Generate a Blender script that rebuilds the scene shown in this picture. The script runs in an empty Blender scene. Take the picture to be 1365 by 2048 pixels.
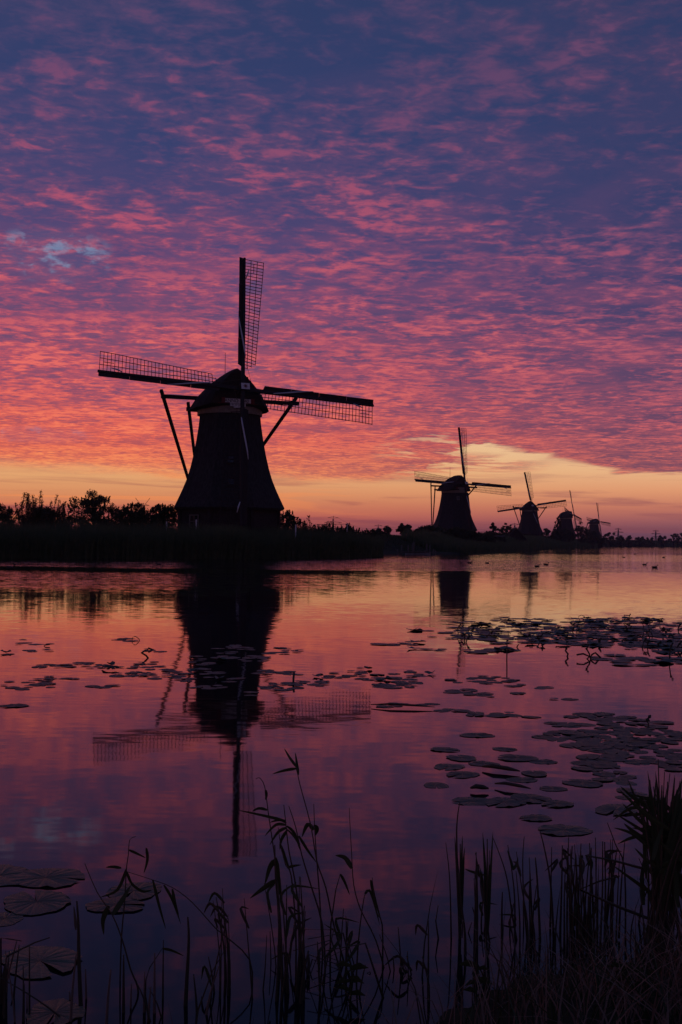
import bpy, math, random
import numpy as np
from mathutils import Vector, Matrix, noise
R = math.radians
random.seed(7)
rng = np.random.default_rng(11)
scn = bpy.context.scene
col = scn.collection

# ------------------------------------------------------------------ camera
F = 2300.0                       # focal length in photo pixels (photo 1365 x 2048)
CAMH = 1.5
PITCH = math.atan(60 / F)
ROLL = R(0.55)
cam_rot = Matrix.Rotation(R(90) + PITCH, 3, 'X') @ Matrix.Rotation(ROLL, 3, 'Z')
cam = bpy.data.cameras.new('camera')
cam.sensor_fit = 'VERTICAL'; cam.sensor_height = 36; cam.lens = F / 2048 * 36
cam.clip_start = 0.1; cam.clip_end = 9000
camo = bpy.data.objects.new('camera', cam); col.objects.link(camo)
camo.matrix_world = Matrix.Translation((0, 0, CAMH)) @ cam_rot.to_4x4()
scn.camera = camo

def ray(px, py):
    return cam_rot @ Vector(((px - 682.5) / F, -(py - 1024) / F, -1))
def wat(px, py, z=0.0):          # point of the plane z seen at that pixel
    d = ray(px, py); t = (z - CAMH) / d.z
    return Vector((d.x * t, d.y * t, z))
def at(px, py, D):               # point at distance D along +Y
    d = ray(px, py); t = D / d.y
    return Vector((d.x * t, D, CAMH + d.z * t))

# ------------------------------------------------------------------ colours
def lin(c):
    if isinstance(c, str):
        c = tuple(int(c[i:i + 2], 16) for i in (0, 2, 4))
    return tuple((v / 255 / 12.92 if v / 255 <= .04045 else ((v / 255 + .055) / 1.055) ** 2.4) for v in c)

class NT:
    """small helper to wire shader nodes"""
    def __init__(s, tree): s.t = tree; tree.nodes.clear()
    def n(s, typ, **kw):
        nd = s.t.nodes.new(typ)
        for k, v in kw.items(): setattr(nd, k, v)
        return nd
    def put(s, sock, v):
        if isinstance(v, bpy.types.NodeSocket): s.t.links.new(v, sock)
        elif v is not None: sock.default_value = v
    def m(s, op, a, b=None, c=None, clamp=False):
        nd = s.n('ShaderNodeMath', operation=op, use_clamp=clamp)
        s.put(nd.inputs[0], a)
        if b is not None: s.put(nd.inputs[1], b)
        if c is not None: s.put(nd.inputs[2], c)
        return nd.outputs[0]
    def v(s, op, a, b=None, out=0):
        nd = s.n('ShaderNodeVectorMath', operation=op)
        s.put(nd.inputs[0], a)
        if op == 'SCALE': s.put(nd.inputs[3], b)
        elif b is not None: s.put(nd.inputs[1], b)
        return nd.outputs[out]
    def comb(s, x, y, z=0.0):
        nd = s.n('ShaderNodeCombineXYZ')
        for i, q in enumerate((x, y, z)): s.put(nd.inputs[i], q)
        return nd.outputs[0]
    def smooth(s, x, a, b, lo=0.0, hi=1.0):
        nd = s.n('ShaderNodeMapRange', interpolation_type='SMOOTHSTEP')
        s.put(nd.inputs[0], x); s.put(nd.inputs[1], a); s.put(nd.inputs[2], b)
        s.put(nd.inputs[3], lo); s.put(nd.inputs[4], hi)
        return nd.outputs[0]
    def ramp(s, x, stops, interp='LINEAR'):
        nd = s.n('ShaderNodeValToRGB'); cr = nd.color_ramp; cr.interpolation = interp
        while len(cr.elements) < len(stops): cr.elements.new(0.5)
        for e, (p, c) in zip(cr.elements, stops):
            e.position = p; e.color = (*c, 1) if not isinstance(c, (int, float)) else (c, c, c, 1)
        s.put(nd.inputs[0], x)
        return nd.outputs[0]
    def mix(s, f, a, b, mode='MIX'):
        nd = s.n('ShaderNodeMix', data_type='RGBA', blend_type=mode)
        s.put(nd.inputs[0], f)
        for k, q in ((6, a), (7, b)):
            s.put(nd.inputs[k], (*q, 1) if isinstance(q, tuple) and len(q) == 3 else q)
        return nd.outputs[2]
    def noise(s, vec, scale, detail=3, rough=.5, dist=0.0, out=0, dim='3D', w=None):
        nd = s.n('ShaderNodeTexNoise', noise_dimensions=dim)
        s.put(nd.inputs['Vector'], vec)
        nd.inputs['Scale'].default_value = scale; nd.inputs['Detail'].default_value = detail
        nd.inputs['Roughness'].default_value = rough; nd.inputs['Distortion'].default_value = dist
        return nd.outputs[out]

# ------------------------------------------------------------------ sky (world)
SUN_AZ, SUN_EL = -27.0, 1.0      # low dawn sun, out of frame to the left
world = bpy.data.worlds.new('World'); scn.world = world; world.use_nodes = True
def build_sky():
    g = NT(world.node_tree)
    d = g.v('NORMALIZE', g.n('ShaderNodeTexCoord').outputs['Generated'])
    sp = g.n('ShaderNodeSeparateXYZ'); g.put(sp.inputs[0], d); x, y, z = sp.outputs
    el = g.m('MULTIPLY', g.m('ARCSINE', z), 57.2958)
    az = g.m('MULTIPLY', g.m('ARCTAN2', x, y), 57.2958)
    # 0 towards the dawn, 1 away from it (right edge of the picture and beyond)
    hl = g.m('SQRT', g.m('ADD', g.m('MULTIPLY', x, x), g.m('MULTIPLY', y, y)))
    sx, sy = math.sin(R(SUN_AZ)), math.cos(R(SUN_AZ))
    cosd = g.m('DIVIDE', g.m('ADD', g.m('MULTIPLY', x, sx), g.m('MULTIPLY', y, sy)), hl)
    t = g.smooth(g.m('SUBTRACT', 1.0, cosd), 0.0, 0.30)
    # cloud deck plane
    zz = g.m('ADD', g.m('MAXIMUM', z, 0.0), 0.035)
    P = g.comb(g.m('DIVIDE', x, zz), g.m('DIVIDE', y, zz), 0.0)
    # warp
    w = g.v('SCALE', g.v('SUBTRACT', g.noise(P, 5.0, 2, .5, out=1), (.5, .5, .5)), 0.06)
    Pw = g.v('ADD', P, w)
    rot = g.n('ShaderNodeMapping'); g.put(rot.inputs[0], Pw)
    rot.inputs['Rotation'].default_value = (0, 0, R(-12)); rot.inputs['Scale'].default_value = (0.88, 1.0, 1)
    Pr = rot.outputs[0]
    n_cell = g.noise(Pr, 14.0, 5, .54, .35)
    n_fine = g.noise(Pr, 42.0, 3, .55, .4)
    n_mid = g.noise(Pw, 2.6, 3, .55, .3)
    n_big = g.noise(P, 0.55, 2, .5)
    c = g.m('ADD', g.m('MULTIPLY', n_cell, .70), g.m('MULTIPLY', n_fine, .30))
    c = g.m('ADD', c, g.m('MULTIPLY', g.m('SUBTRACT', n_mid, .5), .50))
    c = g.m('ADD', c, g.m('MULTIPLY', g.m('SUBTRACT', n_big, .5), .22))
    def blob(a0, e0, ra, re_):
        q = g.m('ADD', g.m('POWER', g.m('DIVIDE', g.m('SUBTRACT', az, a0), ra), 2.0),
                g.m('POWER', g.m('DIVIDE', g.m('SUBTRACT', el, e0), re_), 2.0))
        return g.smooth(q, 1.0, 0.0)
    # thin part of the deck where less light is caught (upper right), and the dawn side where more is
    c = g.m('SUBTRACT', c, g.m('MULTIPLY', blob(11, 17.5, 12, 4.0), .05))
    c = g.m('SUBTRACT', c, g.m('MULTIPLY', g.smooth(el, 14.0, 27.0), .015))
    c = g.m('SUBTRACT', c, g.m('MULTIPLY', g.smooth(cosd, .75, -.4), .13))
    c = g.m('ADD', c, g.m('MULTIPLY', g.smooth(el, 16.0, 4.0), g.m('MULTIPLY', g.m('SUBTRACT', 1.0, t), .028)))
    ws = g.smooth(el, 8.0, 20.0, 0.0, .025)            # softer, larger looking cloudlets overhead
    body = g.smooth(c, g.m('SUBTRACT', .405, ws), g.m('ADD', .575, ws))
    bank = g.smooth(g.noise(g.v('ADD', P, (9, 4, 0)), 1.5, 3, .55, .4), .32, .66)      # uneven banks catch the light differently
    core = g.m('MULTIPLY', g.smooth(c, .515, g.m('ADD', .66, ws)), g.m('ADD', .45, g.m('MULTIPLY', bank, .6)), clamp=True)
    fe = g.m('DIVIDE', el, 40.0, clamp=True)
    def rp(stops): return g.ramp(fe, [(e / 40, lin(q)) for e, q in stops])
    shade = g.mix(t, rp([(3, (205, 115, 95)), (4.5, (190, 88, 88)), (7, (136, 76, 104)), (10, (108, 74, 110)), (14, (84, 70, 116)), (19, (55, 64, 110)), (25, (46, 60, 102)), (40, (42, 58, 98))]),
                  rp([(3, (128, 78, 96)), (5, (106, 70, 98)), (8, (92, 68, 102)), (12, (66, 62, 104)), (18, (48, 60, 102)), (25, (44, 58, 98)), (40, (44, 60, 102))]))
    mid = g.mix(t, rp([(3, (250, 140, 92)), (5, (238, 104, 84)), (8, (196, 86, 98)), (12, (148, 76, 110)), (18, (92, 70, 112)), (25, (72, 66, 106)), (40, (66, 64, 102))]),
                rp([(3, (180, 95, 95)), (6, (158, 82, 102)), (10, (138, 76, 106)), (15, (102, 70, 108)), (20, (78, 64, 102)), (25, (68, 61, 98)), (40, (60, 62, 104))]))
    lit = g.mix(t, rp([(3, (255, 176, 104)), (4.5, (255, 136, 92)), (7, (244, 114, 98)), (11, (216, 100, 106)), (15, (182, 84, 110)), (20, (136, 76, 112)), (25, (100, 70, 108)), (40, (120, 74, 114))]),
                rp([(3, (232, 110, 98)), (6, (206, 98, 106)), (10, (180, 90, 108)), (14, (158, 82, 110)), (19, (120, 73, 108)), (25, (98, 68, 104)), (40, (96, 68, 108))]))
    veil = g.smooth(g.noise(g.v('ADD', P, (3, 8, 0)), 3.4, 4, .6, .5), .38, .68)
    shade = g.mix(g.m('MULTIPLY', veil, g.smooth(el, 10.0, 20.0, .45, .26)), shade, mid)
    deck = g.mix(core, g.mix(body, shade, mid), lit)
    # clear band under the deck
    clear = g.mix(t, rp([(0, (120, 62, 76)), (.6, (168, 76, 76)), (1.3, (214, 108, 84)), (2.2, (226, 146, 98)), (3.2, (234, 172, 116)), (4.6, (240, 190, 132)), (10, (150, 150, 160)), (40, (60, 84, 140))]),
                  rp([(0, (98, 66, 88)), (.5, (122, 78, 96)), (1.1, (166, 98, 100)), (1.8, (208, 126, 102)), (2.6, (234, 160, 116)), (3.6, (240, 186, 138)), (5.2, (240, 202, 162)), (10, (150, 150, 165)), (40, (60, 84, 140))]))
    # faint streaks in the clear band
    S = g.comb(g.m('MULTIPLY', az, .05), g.m('ADD', g.m('MULTIPLY', el, .9), g.m('MULTIPLY', az, .018)), 3.0)
    st = g.noise(S, 1.6, 4, .6, .5)
    clear = g.mix(g.m('MULTIPLY', g.smooth(st, .50, .70), g.smooth(el, 4.6, 1.0, 0.25, .75)), clear,
                  g.mix(t, lin((150, 70, 78)), lin((150, 84, 92))))
    clear = g.mix(g.m('MULTIPLY', g.smooth(st, .44, .34), g.m('MULTIPLY', g.smooth(t, .45, .12), .5)), clear, lin((255, 150, 86)))
    # lower edge of the deck as a function of azimuth
    fa = g.m('ADD', g.m('DIVIDE', az, 80.0), .5, clamp=True)
    edges = [(-40, 3.2), (-25, 3.3), (-16.5, 3.35), (-12, 3.2), (-8.5, 3.05), (-3, 2.95), (1.5, 3.0), (3.8, 3.3), (5.6, 4.2), (6.7, 4.85),
             (8.5, 4.55), (10.8, 4.15), (12.4, 3.75), (13.6, 3.42), (16.6, 3.4), (22, 3.1), (40, 3.4)]
    edge = g.m('MULTIPLY', g.ramp(fa, [((a + 40) / 80, (e + .0) / 10) for a, e in edges]), 10.0)
    ne = g.noise(g.comb(g.m('MULTIPLY', az, .30), g.m('MULTIPLY', el, 2.2), 0.0), 1.0, 5, .6, .6)
    eln = g.m('ADD', el, g.m('MULTIPLY', g.m('SUBTRACT', ne, .5), g.m('ADD', .8, g.m('MULTIPLY', blob(5.0, 4.2, 3.4, 2.0), 3.0))))
    soft = g.smooth(t, .05, .5, 1.0, .28)
    cover = g.smooth(g.m('SUBTRACT', eln, edge), g.m('MULTIPLY', soft, -.30), g.m('MULTIPLY', soft, .75))
    # torn wisps below the deck edge left of the clear wedge
    wz = blob(5.2, 4.6, 4.2, 1.5)
    wn = g.noise(g.comb(g.m('MULTIPLY', az, .22), g.m('ADD', g.m('MULTIPLY', el, 2.6), g.m('MULTIPLY', az, .10)), 7.0), 1.3, 5, .62, .5)
    cover = g.m('SUBTRACT', cover, g.m('MULTIPLY', wz, g.smooth(wn, .50, .36, 0.0, .6)), clamp=True)
    c2 = g.m('MULTIPLY', g.m('MULTIPLY', blob(5.4, 3.9, 5.8, .7), g.smooth(wn, .42, .58)), .8)
    cover = g.m('MAXIMUM', cover, c2)
    # thin low wisps, right
    wl = g.m('MULTIPLY', g.m('MULTIPLY', blob(12.6, 3.6, 2.4, .45), g.smooth(wn, .52, .64)), .7)
    cover = g.m('MAXIMUM', cover, wl)
    skyc = g.mix(cover, clear, deck)
    # small breaks in the deck showing pale blue
    hole = g.smooth(g.noise(g.comb(g.m('MULTIPLY', az, .55), g.m('MULTIPLY', el, 1.1), 1.0), 1.2, 4, .6, .3), .50, .66)
    b1 = g.m('MAXIMUM', blob(-14.2, 13.6, 3.2, 1.5), g.m('MULTIPLY', blob(-14.8, 5.0, 3.0, .5), .5))
    b1 = g.m('MULTIPLY', b1, 1.5, clamp=True)
    skyc = g.mix(g.m('MULTIPLY', b1, .25), skyc, lin((82, 86, 128)))
    skyc = g.mix(g.m('MULTIPLY', g.m('MULTIPLY', b1, hole), .60), skyc, lin((128, 152, 186)))
    skyc = g.mix(g.smooth(el, 0.0, -3.0), skyc, lin((70, 50, 62)))
    bg = g.n('ShaderNodeBackground'); g.put(bg.inputs[0], skyc); bg.inputs[1].default_value = 1.0
    # clear-air dawn light behind it all
    nish = g.n('ShaderNodeTexSky', sky_type='NISHITA'); nish.sun_disc = False
    nish.sun_elevation = R(SUN_EL); nish.sun_rotation = R(SUN_AZ)
    bg2 = g.n('ShaderNodeBackground'); g.put(bg2.inputs[0], nish.outputs[0]); bg2.inputs[1].default_value = 0.0015
    add = g.n('ShaderNodeAddShader'); g.put(add.inputs[0], bg.outputs[0]); g.put(add.inputs[1], bg2.outputs[0])
    out = g.n('ShaderNodeOutputWorld'); g.put(out.inputs[0], add.outputs[0])
build_sky()
world.cycles.sampling_method = 'MANUAL'; world.cycles.sample_map_resolution = 512

sun = bpy.data.lights.new('sun', 'SUN'); sun.energy = 0.02; sun.angle = R(4); sun.color = (1, .55, .32)
suno = bpy.data.objects.new('sun', sun); col.objects.link(suno)
sd = Vector((math.sin(R(SUN_AZ)) * math.cos(R(SUN_EL)), math.cos(R(SUN_AZ)) * math.cos(R(SUN_EL)), math.sin(R(SUN_EL))))
suno.rotation_euler = sd.to_track_quat('Z', 'Y').to_euler()

scn.view_settings.view_transform = 'Standard'; scn.view_settings.look = 'None'
scn.view_settings.exposure = 0; scn.view_settings.gamma = 1
scn.view_settings.use_curve_mapping = False
scn.cycles.max_bounces = 5; scn.cycles.diffuse_bounces = 2; scn.cycles.glossy_bounces = 3
scn.cycles.volume_bounces = 0
scn.cycles.use_denoising = True

# ------------------------------------------------------------------ materials
def mat(name, c1, c2=None, rough=.8, scale=3.0, detail=4, stretch=(1, 1, 1), bump=0.0, bdist=.02, spec=.3, metal=0.0, coord='Object'):
    m = bpy.data.materials.new(name); m.use_nodes = True
    g = NT(m.node_tree)
    p = g.n('ShaderNodeBsdfPrincipled'); o = g.n('ShaderNodeOutputMaterial'); g.put(o.inputs[0], p.outputs[0])
    mp = g.n('ShaderNodeMapping'); g.put(mp.inputs[0], g.n('ShaderNodeTexCoord').outputs[coord]); mp.inputs['Scale'].default_value = stretch
    f = g.noise(mp.outputs[0], scale, detail, .6, .2)
    g.put(p.inputs['Base Color'], g.mix(g.smooth(f, .3, .7), tuple(c1), tuple(c2 or [q * .6 for q in c1])))
    p.inputs['Roughness'].default_value = rough; p.inputs['Metallic'].default_value = metal
    p.inputs['Specular IOR Level'].default_value = spec
    if bump:
        b = g.n('ShaderNodeBump'); b.inputs['Strength'].default_value = bump; b.inputs['Distance'].default_value = bdist
        g.put(b.inputs['Height'], f); g.put(p.inputs['Normal'], b.outputs[0])
    return m

M = {}
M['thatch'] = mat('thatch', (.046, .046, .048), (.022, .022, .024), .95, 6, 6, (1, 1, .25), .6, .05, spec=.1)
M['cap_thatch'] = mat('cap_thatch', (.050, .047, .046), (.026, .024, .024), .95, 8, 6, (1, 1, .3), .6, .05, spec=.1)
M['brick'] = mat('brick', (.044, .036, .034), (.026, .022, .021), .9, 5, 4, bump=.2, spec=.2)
M['joint'] = mat('mortar', (.06, .052, .048), None, .95, 9)
M['tar'] = mat('tarred_wood', (.030, .018, .016), (.016, .010, .010), .7, 4, 5, (6, 6, .8), .3, .01, spec=.25)
M['redwood'] = mat('oxblood_wood', (.024, .014, .013), (.015, .010, .010), .6, 4, 5, (4, 4, .8), .2, .01, spec=.3)
M['white'] = mat('white_paint', (.70, .71, .70), (.56, .58, .58), .5, 6, spec=.4)
M['cream'] = mat('cream_paint', (.24, .22, .18), (.17, .15, .12), .6, 4, spec=.3)
M['cloth'] = mat('sail_cloth', (.62, .66, .70), (.45, .49, .54), .8, 14, spec=.2)
M['green'] = mat('green_paint', (.015, .06, .035), None, .5, 5)
M['darkred'] = mat('dark_red_paint', (.16, .012, .012), None, .5, 5)
M['black'] = mat('black_paint', (.012, .012, .013), None, .6, 5)
M['rope'] = mat('rope', (.10, .085, .06), None, .9, 20)
M['iron'] = mat('weathered_iron', (.07, .07, .075), (.04, .038, .036), .6, 8, metal=.5)
M['glassdark'] = mat('window_glass', (.03, .025, .03), None, .06, 1, spec=.8)
M['wood'] = mat('grey_wood', (.12, .105, .09), (.07, .06, .05), .85, 3, 5, (1, 8, 8), .3, .01)
M['bark'] = mat('bark', (.045, .035, .028), (.025, .02, .016), .95, 5, 4, (1, 1, .3), .4)
M['soil'] = mat('bank_soil', (.035, .040, .020), (.022, .022, .014), .95, 1.2, 6, bump=.5, bdist=.05, spec=.1)
M['ducks'] = mat('waterbird_feathers', (.018, .016, .016), (.012, .012, .012), .6, 20)
M['bill'] = mat('waterbird_bill', (.55, .50, .45), None, .5, 20)
M['boat'] = mat('boat_paint', (.26, .27, .29), (.18, .19, .2), .5, 3)
M['tile'] = mat('roof_tile', (.03, .024, .022), None, .8, 5)

def leafmat(name, c, c2, trans=.25, rough=.6):
    m = bpy.data.materials.new(name); m.use_nodes = True
    g = NT(m.node_tree)
    o = g.n('ShaderNodeOutputMaterial'); p = g.n('ShaderNodeBsdfPrincipled'); tr = g.n('ShaderNodeBsdfTranslucent'); mx = g.n('ShaderNodeMixShader')
    f = g.noise(g.n('ShaderNodeTexCoord').outputs['Object'], 2.2, 4, .6)
    cc = g.mix(g.smooth(f, .35, .65), tuple(c), tuple(c2))
    g.put(p.inputs['Base Color'], cc); g.put(tr.inputs[0], cc)
    p.inputs['Roughness'].default_value = rough; p.inputs['Specular IOR Level'].default_value = .25
    mx.inputs[0].default_value = trans
    g.put(mx.inputs[1], p.outputs[0]); g.put(mx.inputs[2], tr.outputs[0]); g.put(o.inputs[0], mx.outputs[0])
    return m
M['leaf'] = leafmat('shrub_leaves', (.055, .080, .035), (.085, .10, .045))
M['leafdark'] = leafmat('dark_leaves', (.035, .050, .024), (.050, .062, .030))
M['leafold'] = leafmat('autumn_leaves', (.085, .060, .030), (.050, .055, .025))
M['reed'] = leafmat('reed_green', (.035, .060, .022), (.060, .072, .030))
M['reedfar'] = leafmat('reed_belt_green', (.060, .100, .045), (.10, .13, .06), .3)
M['straw'] = leafmat('dead_reed', (.26, .17, .12), (.13, .085, .062), .15, .8)
M['stalk'] = leafmat('reed_stalk', (.055, .050, .030), (.085, .062, .040), .05)
M['turf'] = leafmat('turf', (.035, .065, .022), (.055, .075, .028), .2)

def padmat():
    m = bpy.data.materials.new('lily_pad_skin'); m.use_nodes = True
    g = NT(m.node_tree)
    o = g.n('ShaderNodeOutputMaterial'); p = g.n('ShaderNodeBsdfPrincipled'); g.put(o.inputs[0], p.outputs[0])
    tc = g.n('ShaderNodeTexCoord').outputs['Object']
    sp = g.n('ShaderNodeSeparateXYZ'); g.put(sp.inputs[0], tc)
    ang = g.m('ARCTAN2', sp.outputs[1], sp.outputs[0])
    vein = g.m('ABSOLUTE', g.m('SINE', g.m('MULTIPLY', ang, 9.0)))
    rnd = g.n('ShaderNodeObjectInfo').outputs['Random']
    f = g.noise(g.v('ADD', tc, g.comb(rnd, rnd, 0.0)), 9, 5, .6, .3)
    c = g.mix(g.smooth(f, .35, .68), (.060, .092, .056), (.098, .108, .070))
    c = g.mix(g.m('MULTIPLY', rnd, .5), c, (.034, .050, .036))
    c = g.mix(g.m('MULTIPLY', g.smooth(rnd, .75, 1.0), .7), c, (.085, .068, .038))
    c = g.mix(g.smooth(vein, .16, .0), c, (.14, .16, .10))
    g.put(p.inputs['Base Color'], c)
    p.inputs['Roughness'].default_value = .5; p.inputs['Specular IOR Level'].default_value = .3
    b = g.n('ShaderNodeBump'); b.inputs['Strength'].default_value = .9; b.inputs['Distance'].default_value = .008
    g.put(b.inputs['Height'], g.m('ADD', g.m('MULTIPLY', vein, .5), f)); g.put(p.inputs['Normal'], b.outputs[0])
    return m
M['pad'] = padmat()

def watermat():
    m = bpy.data.materials.new('canal_water'); m.use_nodes = True
    g = NT(m.node_tree)
    o = g.n('ShaderNodeOutputMaterial'); p = g.n('ShaderNodeBsdfPrincipled'); g.put(o.inputs[0], p.outputs[0])
    p.inputs['Base Color'].default_value = (.008, .009, .010, 1); p.inputs['IOR'].default_value = 1.265
    p.inputs['Roughness'].default_value = .038; p.inputs['Specular IOR Level'].default_value = .5
    pos = g.n('ShaderNodeNewGeometry').outputs['Position']
    sp = g.n('ShaderNodeSeparateXYZ'); g.put(sp.inputs[0], pos)
    X, Y = sp.outputs[0], sp.outputs[1]
    half = (.5, .5, .5)
    def wave(sx, sy, sc, det, off):
        mp = g.n('ShaderNodeMapping'); g.put(mp.inputs[0], pos); mp.inputs['Scale'].default_value = (sx, sy, 1); mp.inputs['Location'].default_value = (off, off * 1.7, off)
        mp.inputs['Rotation'].default_value = (0, 0, R(6))
        return g.v('SUBTRACT', g.noise(mp.outputs[0], sc, det, .55, out=1), half)
    a = wave(.32, 1.0, 9.0, 3, 3.1)        # hand-wide ripples
    b = wave(.45, 1.0, 1.1, 2, 9.4)        # slow swell
    # wind patches, long in x
    wp = g.noise(g.comb(g.m('MULTIPLY', X, .018), g.m('MULTIPLY', Y, .055), 0.0), 1.0, 4, .6, .4)
    # breeze-ruffled bands beyond the shelter of the near bank
    Yn = g.m('ADD', Y, g.m('MULTIPLY', g.m('SUBTRACT', wp, .5), 14.0))
    fine = g.noise(g.comb(g.m('MULTIPLY', X, .10), g.m('MULTIPLY', Y, .45), 4.0), 1.0, 3, .6)
    band1 = g.m('MULTIPLY', g.smooth(Yn, 60.0, 64.0), g.smooth(Yn, 108.0, 98.0))
    band2 = g.m('MULTIPLY', g.m('MULTIPLY', g.smooth(Yn, 31.0, 40.0), g.smooth(Yn, 56.0, 51.0)), g.smooth(X, 3.0, -7.0))
    band3 = g.m('MULTIPLY', g.smooth(Yn, 92.0, 104.0), g.smooth(Yn, 190.0, 140.0))
    k = g.m('ADD', .0026, g.m('MULTIPLY', g.smooth(Y, 5.0, 26.0), g.m('ADD', .0022, g.m('MULTIPLY', g.smooth(fine, .35, .65), .0035))))
    k = g.m('ADD', k, g.m('MULTIPLY', band1, g.m('MULTIPLY', g.smooth(fine, .30, .55), .11)))
    k = g.m('ADD', k, g.m('MULTIPLY', band2, .060))
    k = g.m('ADD', k, g.m('MULTIPLY', band3, g.m('MULTIPLY', g.smooth(fine, .25, .65), .045)))
    k = g.m('ADD', k, g.m('MULTIPLY', g.smooth(Y, 170.0, 260.0), .006))
    n = g.v('ADD', g.v('SCALE', a, g.m('MULTIPLY', k, 3.4)), g.v('SCALE', b, g.m('MULTIPLY', k, .8)))
    n = g.v('MULTIPLY', n, (.75, 1.9, 0.0))
    n = g.v('NORMALIZE', g.v('ADD', n, (0, 0, 1)))
    g.put(p.inputs['Normal'], n)
    return m
M['water'] = watermat()

# ------------------------------------------------------------------ mesh helpers
def mesh_np(name, verts, faces, m, smooth=False):
    """verts (n,3); faces (k,3) or (k,4) array"""
    me = bpy.data.meshes.new(name)
    verts = np.asarray(verts, dtype=np.float32).reshape(-1, 3); faces = np.asarray(faces, dtype=np.int32)
    k, s = faces.shape
    me.vertices.add(len(verts)); me.vertices.foreach_set('co', verts.ravel())
    me.loops.add(k * s); me.loops.foreach_set('vertex_index', faces.ravel())
    me.polygons.add(k); me.polygons.foreach_set('loop_start', np.arange(0, k * s, s, dtype=np.int32))
    if smooth: me.polygons.foreach_set('use_smooth', np.ones(k, dtype=bool))
    me.update(calc_edges=True)
    if m: me.materials.append(m)
    return me
class MB:
    """collects boxes, beams, tubes, rings and builds one mesh object"""
    def __init__(s): s.v = []; s.f = []; s.sm = []
    def add(s, vs, fs, smooth=False):
        o = len(s.v); s.v += [tuple(q) for q in vs]; s.f += [tuple(i + o for i in f) for f in fs]; s.sm += [smooth] * len(fs)
    def box(s, c, d, rot=None):
        c = Vector(c); vs = []
        for sx in (-1, 1):
            for sy in (-1, 1):
                for sz in (-1, 1):
                    p = Vector((sx * d[0] / 2, sy * d[1] / 2, sz * d[2] / 2))
                    vs.append(c + (rot @ p if rot else p))
        s.add(vs, [(0, 1, 3, 2), (4, 6, 7, 5), (0, 4, 5, 1), (2, 3, 7, 6), (0, 2, 6, 4), (1, 5, 7, 3)])
    def beam(s, a, b, w, h=None, up=(0, 0, 1), w2=None, h2=None):
        a, b = Vector(a), Vector(b); h = h or w; w2 = w2 or w; h2 = h2 or h
        d = (b - a).normalized(); u = Vector(up)
        if abs(d.dot(u)) > .97: u = Vector((0, 1, 0))
        r = d.cross(u).normalized(); u = r.cross(d)
        vs = [p + r * sx * ww / 2 + u * sz * hh / 2 for p, ww, hh in ((a, w, h), (b, w2, h2)) for sx, sz in ((-1, -1), (1, -1), (1, 1), (-1, 1))]
        s.add(vs, [(3, 2, 1, 0), (4, 5, 6, 7), (0, 1, 5, 4), (1, 2, 6, 5), (2, 3, 7, 6), (3, 0, 4, 7)])
    def tube(s, pts, rad, n=5):
        pts = [Vector(p) for p in pts]; k = len(pts)
        rr = rad if isinstance(rad, (list, tuple)) else [rad] * k
        vs = []; fs = []
        for i, p in enumerate(pts):
            d = (pts[min(i + 1, k - 1)] - pts[max(i - 1, 0)])
            d = d.normalized() if d.length > 1e-9 else Vector((0, 0, 1))
            u = Vector((0, 0, 1)) if abs(d.z) < .9 else Vector((1, 0, 0))
            r = d.cross(u).normalized(); u = r.cross(d)
            for j in range(n):
                a = 2 * math.pi * j / n
                vs.append(p + (r * math.cos(a) + u * math.sin(a)) * rr[i])
        for i in range(k - 1):
            for j in range(n):
                j2 = (j + 1) % n
                fs.append((i * n + j, i * n + j2, (i + 1) * n + j2, (i + 1) * n + j))
        fs.append(tuple(range(n - 1, -1, -1))); fs.append(tuple((k - 1) * n + j for j in range(n)))
        s.add(vs, fs, True)
    def mesh(s, name, m):
        me = bpy.data.meshes.new(name); me.from_pydata(s.v, [], s.f)
        me.polygons.foreach_set('use_smooth', s.sm); me.materials.append(m); me.update(); return me
    def build(s, name, m, parent=None, **kw): return link(name, s.mesh(name, m), parent, **kw)
def link(name, me, parent=None, loc=None, kind=None, label=None, cat=None, group=None, matrix=None):
    o = bpy.data.objects.new(name, me); col.objects.link(o)
    if parent: o.parent = parent
    if matrix is not None: o.matrix_local = matrix
    if loc is not None: o.location = loc
    tag(o, label, cat, group, kind)
    return o
def tag(o, label=None, cat=None, group=None, kind=None):
    if label: o['label'] = label
    if cat: o['category'] = cat
    if group: o['group'] = group
    if kind: o['kind'] = kind
    return o
def thing(name, loc, label, cat, group=None, rz=0, scale=1):
    o = link(name, None, loc=loc, label=label, cat=cat, group=group); o.rotation_euler.z = rz
    o.scale = (scale,) * 3; o.empty_display_size = .2
    return o
def copy_tree(o, parent=None):
    c = o.copy(); col.objects.link(c)
    if parent: c.parent = parent
    for ch in list(o.children): copy_tree(ch, c)
    return c

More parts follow.
